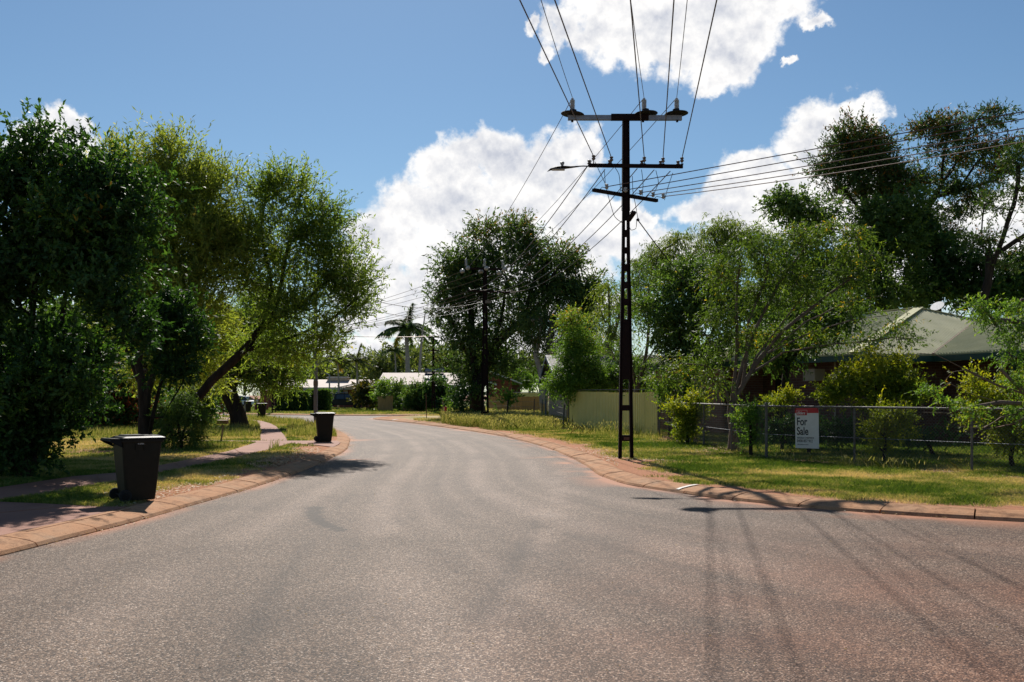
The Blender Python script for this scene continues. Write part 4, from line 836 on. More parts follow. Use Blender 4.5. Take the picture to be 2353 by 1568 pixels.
tree('flame_tree', 'tall dense feathery dark tree with golden pods, left of the two tallest trees', 'tree', (2070, None),
     [[(2070,960),(2065,800),(2050,680),(2025,560),(1995,480),(1975,420),(1965,360)], [(2040,620),(2060,520),(2050,440)], [(2010,520),(1950,450),(1910,400)], [(1995,480),(2040,410),(2060,370)]],
     [(1960,315,60,28),(1925,340,36,30),(2010,335,60,32),(1900,385,30,26),(1960,375,60,36),(2030,385,52,36),(2000,430,60,26),(2070,400,30,26),(1930,420,40,20),(2060,440,34,24),(1950,450,60,20),(2030,470,50,24),(1985,360,70,40)],
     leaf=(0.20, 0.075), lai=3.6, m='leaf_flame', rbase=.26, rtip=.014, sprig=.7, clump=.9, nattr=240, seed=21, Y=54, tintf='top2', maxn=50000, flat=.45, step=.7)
tree('flame_tree', 'tall open feathery dark tree with golden pods, right of the two tallest trees', 'tree', (2125, None),
     [[(2125,960),(2118,800),(2112,680),(2108,560),(2130,480),(2165,420),(2200,370),(2225,310)], [(2108,560),(2090,470),(2110,400)], [(2140,460),(2200,440),(2270,420)], [(2165,420),(2170,350),(2180,290)], [(2200,440),(2240,380),(2290,330)]],
     [(2250,265,46,22),(2285,270,20,20),(2180,290,34,22),(2140,290,26,18),(2220,310,45,26),(2160,350,36,26),(2200,380,50,26),(2260,350,36,22),(2110,420,30,26),(2170,430,46,24),(2240,430,46,26),(2300,400,40,24),(2320,350,30,22),(2120,300,20,12),(2200,490,50,26),(2140,510,50,36),(2090,480,40,30),(2250,470,30,20),(2160,560,60,30)],
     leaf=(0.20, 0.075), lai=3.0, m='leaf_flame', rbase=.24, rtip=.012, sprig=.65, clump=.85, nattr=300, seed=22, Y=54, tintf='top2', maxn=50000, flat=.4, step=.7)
tree('sparse_tree', 'thin leaved tree with bare rising limbs at the right edge of the picture', 'tree', (2265, None),
     [[(2265,960),(2262,800),(2262,680),(2280,610),(2300,560),(2330,500),(2365,430)], [(2268,640),(2275,560),(2270,500)], [(2300,560),(2330,470),(2340,380)], [(2285,590),(2340,550),(2400,520)], [(2270,620),(2255,540),(2262,470)]],
     [(2330,370,36,40),(2350,430,40,40),(2360,330,36,36),(2290,470,30,36),(2345,560,36,22),(2310,610,36,20),(2240,560,24,24),(2400,480,50,60),(2270,540,26,30)],
     leaf=(0.18, 0.06), lai=1.7, m='leaf_flame', rbase=.22, rtip=.012, sprig=.6, clump=.6, nattr=180, seed=23, Y=44, maxn=25000, flat=.5, step=.6)
for i, (b, bl, mm, Yy, lab) in enumerate([
     ((1850,None), [(1830,480,46,40),(1800,470,28,30),(1870,500,44,40),(1850,560,70,50),(1800,640,60,60),(1890,640,60,60),(1830,720,70,50)], 'leaf_mid', 50, 'mid green bushy tree showing above the pod tree'),
     ((2030,None), [(2010,500,44,46),(2060,540,60,50),(1980,570,60,50),(1960,640,70,60),(2050,640,80,60),(1990,700,80,30),(2080,460,36,36)], 'leaf_mid', 50, 'dense dark tree rising directly behind the green roof peak'),
     ((2160,None), [(2140,560,50,50),(2190,590,45,50),(2130,640,70,50),(2200,660,60,40),(2120,690,60,24),(2110,500,24,40)], 'leaf_dark', 51, 'dense dark tree behind the roof beneath the right tallest tree'),
     ((2320,None), [(2300,640,50,40),(2350,620,50,50),(2260,680,60,30),(2330,690,60,30),(2240,610,30,40),(2400,650,50,60)], 'leaf_dark', 50, 'dense dark tree behind the roof at the right edge')]):
    tree('dense_tree', lab, 'tree', b, [[(b[0],960),(b[0],760),(b[0]-10,600)]], bl, leaf=(0.22,.10), lai=4.4, m=mm, seed=90+i, clump=1.0, sprig=.7, nattr=110, Y=Yy, rbase=.16, maxn=55000, droop=.2, group='dense trees behind the green roofed house', flat=.6)
tree('leafy_tree', 'dark leafy tree overhanging the left part of the green roof behind the pod tree', 'tree', (1800, None),
     [[(1800,960),(1803,880),(1810,800),(1830,740)], [(1805,850),(1850,790),(1900,760)]],
     [(1780,770,60,36),(1840,745,60,34),(1760,820,50,24),(1830,800,50,24),(1890,760,42,26),(1730,790,40,30),(1930,735,40,26),(1870,700,50,40),(1800,700,60,40),(1940,700,36,26)], leaf=(.15,.06), lai=2.6, m='leaf_mid', seed=25, Y=32, clump=.6, sprig=.45, nattr=90, rbase=.12, flat=.4, droop=.3, maxn=30000)
tree('overhanging_tree', 'feathery leaved branches with bare twigs reaching in from the right edge over the fence', 'tree', (2640, None),
     [[(2640,1150),(2620,1020),(2560,900),(2470,830),(2400,780),(2340,740),(2280,735)], [(2600,980),(2500,940),(2400,915),(2353,905),(2290,885),(2220,850),(2150,815),(2110,812)], [(2220,850),(2190,855),(2165,880)], [(2500,940),(2400,935),(2300,925),(2240,935),(2190,950),(2120,948)],
      [(2300,925),(2230,905),(2180,880),(2140,905)], [(2560,900),(2480,760),(2400,680),(2345,690)], [(2400,955),(2330,975),(2260,985),(2200,980)], [(2260,985),(2300,960),(2340,950)], [(2400,935),(2340,890),(2300,850)]],
     [(2260,715,40,20),(2300,740,45,26),(2340,700,30,22),(2345,760,30,22),(2310,790,28,16),(2335,820,20,12),(2350,880,40,25),(2130,900,16,8),(2180,925,22,10),(2240,945,26,12),(2240,700,20,10),(2400,740,60,60),(2340,940,30,16)],
     leaf=(0.06, 0.024), lai=2.3, m='leaf_bright', bark='barkgrey', rbase=.16, rtip=.006, sprig=.22, clump=.2, nattr=120, seed=24, Y=17.5, droop=.3, step=.3, mode=.1, flat=.5, jit=.02, maxn=60000)
for (b, bl, mm, lf, la, Yy, sd, lab, grp) in [
     ((2010,None), [(2010,850,50,36),(1955,870,50,30),(2060,870,56,34),(1930,905,50,30),(2010,915,70,36),(2100,900,40,25),(1990,815,30,14),(2075,830,24,18),(1890,900,24,25)], 'leaf_yellow', (.085,.045), 3.6, 27.5, 101, 'large golden green shrub right of the sale sign, taller than the fence', 1),
     ((2030,1068), [(2040,960,40,22),(2060,985,40,26),(2020,990,26,20),(2030,1025,24,16),(2075,955,26,16)], 'leaf_yellow', (.06,.035), 3.2, None, 102, 'golden green shrub with a leaning stem touching the fence right of the middle post', 1),
     ((2330,None), [(2300,900,40,34),(2260,930,50,28),(2330,950,50,40),(2280,980,50,34),(2350,1000,40,40),(2215,950,26,18),(2240,880,30,24),(2360,880,36,34),(2310,1020,30,20)], 'leaf_yellow', (.06,.04), 3.0, 21.8, 103, 'large pale leaved shrub behind the fence at the right edge', 1),
     ((1795,None), [(1790,925,28,20),(1815,915,16,14),(1770,930,18,14)], 'leaf_yellow', (.07,.04), 3.6, 28.5, 104, 'small golden shrub peeping over the fence left of the sale sign', 1),
     ((1726,None), [(1715,945,26,14),(1740,950,26,16),(1712,965,18,16),(1745,990,20,22),(1730,1015,26,12)], 'leaf_bright', (.065,.035), 3.0, 25.9, 105, 'bright green bush draped over the fence corner post', 1),
     ((1580,1020), [(1575,960,34,30),(1605,945,28,26),(1565,990,26,22),(1550,935,28,14),(1600,915,18,14),(1590,1000,20,16)], 'leaf_yellow', (.075,.045), 3.6, None, 106, 'dark yellow leaved shrub growing on the fence near the end of the olive sheet fence', 1),
     ((1540,None), [(1535,900,30,25),(1560,875,26,18),(1515,890,16,12),(1585,905,20,20),(1540,925,22,12)], 'leaf_bright', (.10,.05), 2.6, 37.5, 107, 'bright green feathery sapling beside the end of the olive sheet fence', 1),
     ((1860,None), [(1860,985,80,30),(1940,990,60,30),(1800,990,40,30)], 'leaf_dark', (.08,.04), 3.0, 27.0, 108, 'low dark shrub mass inside the yard behind the sale sign', 1),
     ((2150,None), [(2110,1005,50,16),(2180,1000,50,18)], 'leaf_dark', (.08,.04), 2.4, 26.0, 109, 'low dark shrub inside the yard between the two right fence posts', 1)]:
    shrub('garden_shrub', lab, b, bl, Y=Yy, leaf=lf, lai=la, m=mm, seed=sd, clump=.28, sprig=.26, nattr=60, rbase=.05, maxn=45000, tintf='top', group=None)

# palms
def palm(label, u, Y, vtop, rpx, crownpx, m='leaf_palm', shaft=True, seed=1, nf=15, group=None):
    rng = np.random.default_rng(seed); b = GY(u, Y); top = P(u-2, vtop, Y); r = rpx*Y/F/2; Lf = crownpx*Y/F
    root = empty('palm_tree', tuple(b), label, 'palm', group)
    pts = [b+(top-b)*t_+Vector((0.12*math.sin(3*t_), 0, 0)) for t_ in [i/10 for i in range(11)]]
    MB().tube(pts, [r*(1.25-.35*i/10+.15*math.sin(i*.6)) for i in range(11)], 12).build('trunk', M['palmtrunk'], root, smooth=True)
    if shaft: MB().tube([top, top+Vector((0, 0, Lf*.18)), top+Vector((0, 0, Lf*.34))], [r*.95, r*.8, r*.35], 10).build('crownshaft', M['leafshaft'], root, smooth=True)
    o = top+Vector((0, 0, Lf*(.30 if shaft else 0)))
    for i in range(nf):
        az = 2*math.pi*i/nf*2.4+rng.uniform(-.2, .2); el = 1.35-1.45*(i/nf)**.8+rng.uniform(-.08, .08)
        d = Vector((math.cos(az)*math.cos(el), math.sin(az)*math.cos(el), math.sin(el))); L_ = Lf*rng.uniform(.85, 1.1)
        n = 22; ts = np.linspace(0, 1, n); cv = np.array([list(o+d*(L_*t_)+Vector((0, 0, -L_*(.55 if el < 1.1 else .15)*t_**2))) for t_ in ts])
        mb = MB(); mb.tube([cv[j] for j in range(0, n, 3)], [max(.012, .05*(1-j/n))*Y/100 for j in range(0, n, 3)], 4)
        C = []; A = []; 
        for j in range(2, n):
            tg = unit(cv[j]-cv[j-1]); sd_ = unit(np.cross(tg, [0, 0, 1.0]))
            for q in range(4):
                for s in (-1, 1):
                    C.append(cv[j]-tg*L_/n*q/4); A.append(unit(sd_*s*.8+tg*.5+np.array([0, 0, -.55])+rng.normal(0, .15, 3)))
        C = np.array(C); A = np.array(A); nl = len(C)
        S0 = unit(np.cross(A, np.array([0, 0, 1.0])+rng.normal(0, .3, (nl, 3)))); ll = Lf*.22*rng.uniform(.7, 1.1, (nl, 1)); ww = Lf*.045
        V = np.stack([C-S0*ww/2, C+S0*ww/2, C+A*ll+np.array([0, 0, -.15])*ll], 1).reshape(-1, 3)
        b0 = len(mb.v); V = np.concatenate([np.array([tuple(v) for v in mb.v]), V]); Fc = mb.f+[[b0+3*a, b0+3*a+1, b0+3*a+2] for a in range(nl)]
        npmesh('frond', V, Fc, M[m], root, attrs={'tint': np.r_[np.full(b0, .4), np.clip(rng.normal(.4, .2, nl*3)+(.5 if el < 0 else 0), 0, 1)]})
M['leafshaft'] = mat('green_crownshaft', (0.10, 0.15, 0.06), (0.06, 0.10, 0.04), rough=.5, scale=2)
palm('tall royal palm with a thick pale trunk behind the middle pale roofed house', 936, 128, 776, 11, 70, seed=1, nf=26)
palm('thin small palm right of the grey street pole', 777, 118, 828, 4, 46, m='leaf_palmy', shaft=False, seed=2, nf=13, group='small palms')
palm('small palm just left of the bronze shrub, in front of the far trees', 820, 120, 828, 5, 46, m='leaf_palmy', shaft=False, seed=3, nf=13, group='small palms')
palm('small drooping palm left of the royal palm trunk', 909, 132, 806, 4, 38, m='leaf_palm', shaft=False, seed=4, nf=12, group='small palms')
# ---------------------------------------------------------------- rail power poles
def interp(tab, v): return float(np.interp(v, [a for a, b in tab], [b for a, b in tab]))
def rail_pole(label, cu, Y, vb, vt, outer, inner, plates, group='rusty steel power poles'):
    b = P(cu, vb, Y); b.z = 0.05; root = empty('power_pole', (b.x, b.y, 0.1), label, 'power pole', group)
    s = Y/F; zz = lambda v: max(H-(v-HV_)*s, 0.05) if v < vb-1 else -0.1
    dep = 0.15 if Y < 40 else .2
    vs = [vt]+[a for a, _ in outer if vt < a < vb]+[a for a, _ in inner if vt < a < vb]+[vb]; vs = sorted(set(vs))
    for sg in (-1, 1):
        rings = []
        for v in vs:
            o = interp(outer, v)*s*sg; i_ = interp(inner, v)*s*sg; z = zz(v); x0 = b.x+o; x1 = b.x+i_
            # rail section: wide outer foot, thin web, inner head
            w1 = x0+(x1-x0)*.18; w2 = x0+(x1-x0)*.62
            prof = [(x0, -dep/2), (w1, -dep/2), (w1, -dep*.16), (w2, -dep*.16), (w2, -dep*.36), (x1, -dep*.36), (x1, dep*.36), (w2, dep*.36), (w2, dep*.16), (w1, dep*.16), (w1, dep/2), (x0, dep/2)]
            rings.append([Vector((x, Y+y, z)) for x, y in prof])
        MB().loft(rings).build('rail', M['rail'], root)
    for v0, v1 in plates:
        rings = []
        for v in (v0, v1):
            w = (interp(inner, v)+ (0.55 if v0 < 880 else 1.2))*s; z = zz(v)
            rings.append([Vector((b.x+sx*w, Y+sy*dep*.30, z)) for sx, sy in ((-1, -1), (1, -1), (1, 1), (-1, 1))])
        MB().loft(rings).build('batten_plate', M['rail'], root)
    return root, b
def ribbed(mb, base, h, r, n=8, axis=(0, 0, 1), segs=14):
    prof = [(r*.5, 0)]
    for i in range(n):
        z = h*(i+.3)/n; prof += [(r*.55, z-h*.12/n), (r, z), (r*.96, z+h*.12/n), (r*.55, z+h*.45/n)]
    prof += [(r*.45, h), (r*.5, h*1.02), (r*.5, h*1.08), (r*.2, h*1.10)]
    mb.lathe(base, prof, axis, segs)
Ym = 25.1; sm = Ym/F
pole1, pb = rail_pole('tall rusty steel power pole with three crossarms on the right verge, closest to the road', 1438, Ym, 1066, 265,
    [(265, 7.5), (470, 8.0), (624, 10), (663, 11.4), (872, 14.7), (1065, 17.5)], [(265, 1.0), (500, 1.8), (600, 2.3), (710, 3.6), (872, 7.2), (1065, 9.6)],
    [(266, 507), (529, 545), (569, 583), (608, 624), (648, 663), (687, 702), (734, 872), (931, 944), (1000, 1014)])
MB().beam(P(1428.5,485,Ym-.09), P(1430,266,Ym-.09), .014, .01).beam(P(1447.5,485,Ym-.09), P(1446,266,Ym-.09), .014, .01).build('flange', M['rail'], pole1)
# rust paint patch
MB().box(P(1440,1008,Ym-.085), (.14, .006, .07)).build('patch', M['stake'], pole1)
# top arm
a0, a1 = P(1305, 271, Ym-.15), P(1566.5, 271.5, Ym-.15)
MB().beam(a0, a1, .10, .12).build('crossarm', M['galv'], pole1)
MB().beam(P(1404,270,Ym-.15), P(1490,270,Ym-.15), .125, .15).build('arm_cap', M['rail'], pole1)
for u in (1315, 1477.5, 1556):
    MB().cyl(P(u,277,Ym-.15), P(u,281,Ym-.15), .03, n=8).build('bolt', M['rail'], pole1)
ins_top = []
for u, ud, vd in ((1315.5, 1316, 263.5), (1480, 1484, 262.5), (1555, 1554, 262.5)):
    c = P(ud, vd, Ym-.15); mb = MB(); mb.lathe(c, [(.02, -.03), (.20, -.02), (.30, .0), (.29, .015), (.18, .04), (.09, .07), (.085, .12), (.03, .12)], (0.10 if u < 1400 else -.05, .02, 1), 20)
    mb.build('bird_guard', M['dark'], pole1, smooth=False)
    base = P(u, 259, Ym-.15); m2 = MB(); ribbed(m2, base, .33, .066, 10); m2.build('insulator', M['porc'], pole1); ins_top.append(base+Vector((0, 0, .37)))
# middle arm
MB().beam(P(1353,380.5,Ym-.14), P(1569,383,Ym-.14), .09, .085).build('crossarm', M['rail'], pole1)
def lv_ins(p, parent, sc=1.0, m='porcb'):
    mb = MB(); mb.lathe(p, [(.015, -.03), (.035, -.01), (.048, .0), (.048, .025), (.03, .035), (.03, .05), (.045, .06), (.045, .09), (.02, .10), (.012, .10)], (0, 0, 1), 10)
    return mb.build('insulator', M[m], parent)
lv_up = []; lv_lo = []
for (u1, v1), (u2, v2) in (((1364,366),(1354,377)), ((1405,369),(1401,377)), ((1480.5,370),(1475,378)), ((1523.5,372),(1518,379)), ((1567,371),(1558,379))):
    p = P(u1, v1, Ym-.25); q = P(u2, v2, Ym-.05)
    MB().beam(P(u1-12, 381, Ym-.1), P(u1+3, 377, Ym-.26), .03, .02).cyl(P(u1,378,Ym-.25), p, .012).build('bracket', M['rail'], pole1)
    lv_ins(p, pole1); lv_ins(q, pole1); lv_up.append(p+Vector((0, 0, .07))); lv_lo.append(q+Vector((0, 0, .03)))
# lower arm, turned across
la, lb = P(1363.5, 437, 24.4), P(1509.5, 461.5, 25.85)
MB().beam(la, lb, .09, .08).build('crossarm', M['rail'], pole1)
low = []
for t_ in (.13, .42, .66, .86, 1.03):
    p = la.lerp(lb, t_)+Vector((.10, -.12, .06)); lv_ins(p, pole1, m='porcw'); low.append(p+Vector((0, 0, .03)))
    MB().tube([la.lerp(lb, min(t_, .99))+Vector((-.06, 0, .04)), la.lerp(lb, min(t_, .99))+Vector((0, -.04, .10)), p], .008, 5).build('bracket', M['rail'], pole1)
MB().beam(P(1444,507,Ym-.1), P(1458,487,Ym-.3), .10, .07).build('bracket', M['rail'], pole1)
MB().cyl(P(1464,503,Ym-.35), P(1468,508,Ym-.35), .04, .03, 8).build('cable_clamp', M['dark'], pole1)
# mounted street light on the pole
lr = empty('street_light', tuple(P(1352, 384, Ym-.1)), 'flat street light head on the left end of the big pole middle crossarm', 'street light')
MB().tube([P(1353,382.5,Ym-.12), P(1340,382,Ym-.12), P(1322,383,Ym-.12)], .016, 6).build('arm', M['rail'], lr)
hd = MB(); hw = [(1258,394.5,.02,.012), (1265,389.5,.09,.05), (1280,386.5,.12,.07), (1298,385,.11,.07), (1312,384.6,.06,.045), (1330,382.8,.035,.03)]
rings = []
for u, v, w_, h_ in hw:
    c = P(u, v, Ym-.12); rings.append([c+Vector((0, math.cos(a)*w_, math.sin(a)*h_*.5)) for a in [2*math.pi*i/12 for i in range(12)]])
hd.loft(rings).build('lamp_housing', M['dark'], lr, smooth=True)
MB().box(P(1283,390.5,Ym-.12), (.32, .16, .015)).build('lens', M['porc'], lr)
MB().lathe(P(1292,381.5,Ym-.12), [(.03, 0), (.035, .03), (.05, .04), (.055, .09), (.04, .10)], (0, 0, 1), 10).build('photocell', M['porcw'], lr)

# second pole
Y2 = 58
p2, _ = rail_pole('second rusty steel power pole standing in the tall weeds past the curve', 1114.5, Y2, 971, 614, [(614, 4.0), (700, 5.0), (860, 7.2), (971, 9.6)], [(614, 0.5), (700, .9), (800, 1.6), (880, 3.2), (971, 5.0)],
    [(615, 720), (735, 760), (772, 790), (802, 815), (825, 833), (838, 886), (912, 918), (946, 951)])
MB().beam(P(1074,617,Y2-.2), P(1158,619.5,Y2-.2), .11, .11).build('crossarm', M['rail'], p2)
MB().beam(P(1074,668,Y2-.2), P(1172,672,Y2-.2), .11, .11).build('crossarm', M['rail'], p2)
hv2 = []; hv2b = []; lv2 = []
for u, v in ((1071, 612), (1113.5, 613), (1155, 615.5)):
    m2 = MB(); ribbed(m2, P(u, v, Y2-.2), .42, .085, 7); m2.build('insulator', M['porcw'], p2)
    for (du, dv, yy, ax) in ((4, 4, Y2-.75, (.15, -1, .1)), (-8, 11, Y2+.2, (-.8, .6, -.35))):
        c = P(u+du, v+dv, yy); d_ = Vector(ax).normalized(); mb = MB(); mb.lathe(c-d_*.12, [(.03, 0), (.09, .03), (.125, .08), (.12, .13), (.08, .16), (.105, .19), (.11, .24), (.06, .27), (.02, .28)], ax, 14)
        mb.build('strain_insulator', M['porcw'], p2); (hv2 if dv == 4 else hv2b).append(c)
for u, v in ((1079,667),(1104.6,668),(1135.8,670),(1152,671),(1172,672)):
    lv_ins(P(u, v-1, Y2-.25), p2, m='porcw'); lv2.append(P(u, v, Y2-.3))
MB().box(P(1122,694,Y2-.15), (.35, .12, .16)).build('fuse_box', M['porcb'], p2)
# poles three and four
p3, _ = rail_pole('third rusty steel power pole in front of the dark shrubs by the pale roofed house', 996, 91, 948, 776, [(776, 2.0), (850, 3.0), (948, 4.6)], [(776, .2), (850, .6), (948, 2.2)], [(777, 846), (856, 905), (915, 922), (932, 936)])
for v, a, b_ in ((774.5, 981, 1010), (789, 982, 1004), (805, 981, 1008)): MB().beam(P(a,v,90.8), P(b_,v+1,90.8), .1, .1).build('crossarm', M['rail'], p3)
for u in (984, 993, 1001, 1008): lv_ins(P(u, 773, 90.8), p3, m='porcw')
p4, _ = rail_pole('far rusty steel power pole beside the left hedge across the road', 629.5, 89, 949.5, 735, [(735, 2.0), (850, 3.4), (949, 5.2)], [(735, .2), (850, .8), (949, 3.0)], [(736, 846), (856, 890), (905, 912), (927, 931), (940, 943)])
for v in (740, 765): MB().beam(P(612,v,88.8), P(648,v+1,88.8), .1, .1).build('crossarm', M['rail'], p4)
for u in (614, 622, 637, 646): lv_ins(P(u, 763.5, 88.8), p4, m='porcw')

# ---------------------------------------------------------------- wires
def wire(a, b, sag, r, label, m='wire', n=26, cat='power line', group='overhead wires', name='overhead_wire'):
    a = Vector(a); b = Vector(b); pts = [a.lerp(b, i/n)+Vector((0, 0, -4*sag*(i/n)*(1-i/n))) for i in range(n+1)]
    return tag(MB().tube(pts, r, 5).build(name, M[m]), label, cat, group)
def overhead(a, utop, r, label):
    # runs back over the viewer; leaves the picture's top edge at utop
    Yq = 16.6; q = P(utop, 0, Yq); d = (q-Vector(a)); b = Vector(a)+d*(50/abs(d.y)); b.z = a[2]+.25
    # sag chosen so the line passes q
    t_ = abs(q.y-a[1])/50; zl = a[2]+(b.z-a[2])*t_; sag = (zl-q.z)/(4*t_*(1-t_))
    q2 = P(utop, 0, Yq)
    return wire(a, b, min(max(sag, .1), 1.4), r, label, n=40)
o3 = ['leftmost', 'middle', 'rightmost']; o5 = ['leftmost', 'second', 'middle', 'fourth', 'rightmost']
for i, (p, u) in enumerate(zip(ins_top, (1238, 1447, 1581))): overhead(p, u, .0075, f'{o3[i]} thin overhead wire running back from a ribbed insulator on the top arm')
for i, (p, u) in enumerate(zip(lv_up, (1236, 1308, 1457, 1542, 1626))): overhead(p, u, .0115, f'{o5[i]} of five thicker overhead wires running back from the middle arm')
for i, (p, q) in enumerate(zip(ins_top, hv2)): wire(p, q, .35, .009, f'{o3[i]} of the three high wires between the big pole and the second pole')
for i, ((u, v), q) in enumerate(zip(((1349,384),(1390,390),(1464,388),(1503,391),(1540,394)), lv2)): wire(P(u, v, Ym+.05), q, .75, .0125, f'{o5[i]} of five sagging lower wires between the big pole and the second pole')
for i, (p, t_) in enumerate(zip(low, ((9.4,18.3,257),(9.35,18.2,273.6),(9.3,18.1,295),(9.25,18.0,311.5),(9.2,17.9,325.7)))):
    Yq = t_[1]+i*.1; q = P(2353, t_[2], Yq); b = Vector(p)+(q-Vector(p))*3.2; b.z = p.z+.1
    tt = 1/3.2; sag = (p.z+(b.z-p.z)*tt-q.z)/(4*tt*(1-tt)); wire(p, b, max(min(sag, 1.3), -.8), .011, f'{["topmost","second","third","fourth","lowest"][i]} of the five wires running right from the turned lower arm')
q4 = [P(612,740,88.8), P(630,736,88.8), P(648,740,88.8)]
for i in range(3): wire(hv2b[i], q4[i], .6, .012, f'{o3[i]} of the three upper wires going left from the second pole')
for i, u in enumerate((612, 621, 630, 639, 648)): wire(lv2[i]+Vector((-.1, .3, -.05)), P(u, 764, 88.8), .7, .013, f'{o5[i]} of the five lower wires going left from the second pole')
for i, u in enumerate((984, 993, 1001, 1008)): wire(P(u, 772.5, 90.8), P((614,622,637,646)[i], 762, 88.8), .25, .012, f'{["first","second","third","fourth"][i]} of four short wires joining the third and the far pole')
wire(P(1466,506,Ym-.35), P(1700,768,37), .25, .014, 'black service cable dropping from the big pole to the green roofed house', 'cable', name='service_cable')
wire(P(1110,694,Y2-.1), P(728,640,55.8), .9, .016, 'upper black cable from the second pole to the grey street pole', 'cable', name='service_cable')
wire(P(1110,699,Y2-.1), P(728,648,55.8), 1.3, .014, 'lower black cable from the second pole to the grey street pole', 'cable', name='service_cable')
wire(P(1124,700,Y2), P(1258,810,56.5), .9, .016, 'black cable sagging from the second pole to the tan gabled building', 'cable', name='service_cable')
for i, (pts, lab) in enumerate([([(1367,372,24.9),(1385,410,24.8),(1397,436,24.7)], 'jumper wire looping down from the left end of the middle arm'),
     ([(1407,376,24.9),(1423,400,24.8),(1426,440,24.7)], 'jumper wire bending down just left of the pole'),
     ([(1474,390,24.9),(1478,420,24.8),(1476,450,24.9)], 'jumper wire hanging down just right of the pole'),
     ([(1507,392,24.9),(1514,420,24.9),(1500,452,25.1)], 'jumper wire curving down to the fourth low insulator'),
     ([(1546,398,24.9),(1535,430,25.1),(1527,460,25.4)], 'jumper wire curving down to the right end insulator'),
     ([(1389,394,24.9),(1391,425,24.8),(1400,460,24.8),(1412,500,24.8),(1436,517,25)], 'long jumper wire drooping left of the pole'),
     ([(1453,405,24.9),(1454,440,24.9),(1462,480,24.8),(1466,505,24.8)], 'jumper wire dropping to the service cable clamp'),
     ([(1445,519,25),(1450,530,24.8),(1462,526,24.8),(1463,505,24.8)], 'loose black loop of cable under the clamp')]):
    mb = MB(); pp = [P(*q) for q in pts]; out = []
    for a in range(len(pp)-1):
        for t_ in (0, .25, .5, .75): out.append(pp[a].lerp(pp[a+1], t_))
    sm_ = [out[0]]+[(out[k-1]+out[k]*2+out[k+1])/4 for k in range(1, len(out)-1)]+[pp[-1]]
    tag(mb.tube(sm_, .008, 5).build('jumper_wire', M['cable']), lab, 'power line', 'jumper wires on the big pole')

# grey street pole
gp = empty('street_pole', tuple(GY(725.5, 56)), 'tall grey square street pole behind the second bin', 'pole')
b_ = GY(725.5, 56); mb = MB(); w0, w1 = .10, .085; zt = P(0, 628, 56).z
mb.loft([[Vector((b_.x+sx*w, 56+sy*w, z)) for sx, sy in ((-1,-1),(1,-1),(1,1),(-1,1))] for w, z in ((w0, -.1), (w0, 2.2), (w1*.95, zt))]); mb.build('shaft', M['greypole'], gp)
MB().box((b_.x, 56, 2.35), (.225, .225, .25)).build('band', M['timberold'], gp)
MB().beam(P(717,650,55.8), P(735,650,55.8), .1, .1).build('crossarm', M['rail'], gp)
# leaning bare trunk
bp_ = empty('leaning_pole', tuple(GY(966, 124)), 'tall thin bare leaning pole behind the solar water heater', 'pole'); MB().tube([GY(966,124), P(964,850,124), P(969,780,124), P(978,712,124)], [.2, .18, .13, .05], 7).build('shaft', M['palmtrunk'], bp_)
# far lamp
fl_ = empty('street_lamp', tuple(GY(806, 116)), 'small grey lamp post in front of the far pale roofed house', 'street lamp')
fl_.location = tuple(GY(757, 116)); MB().tube([GY(757,116), P(757,862,116)], [.11, .08], 6).build('post', M['galv'], fl_)
MB().beam(P(758,862,116), P(749,858.5,116), .12, .1).build('lamp_head', M['galv'], fl_)
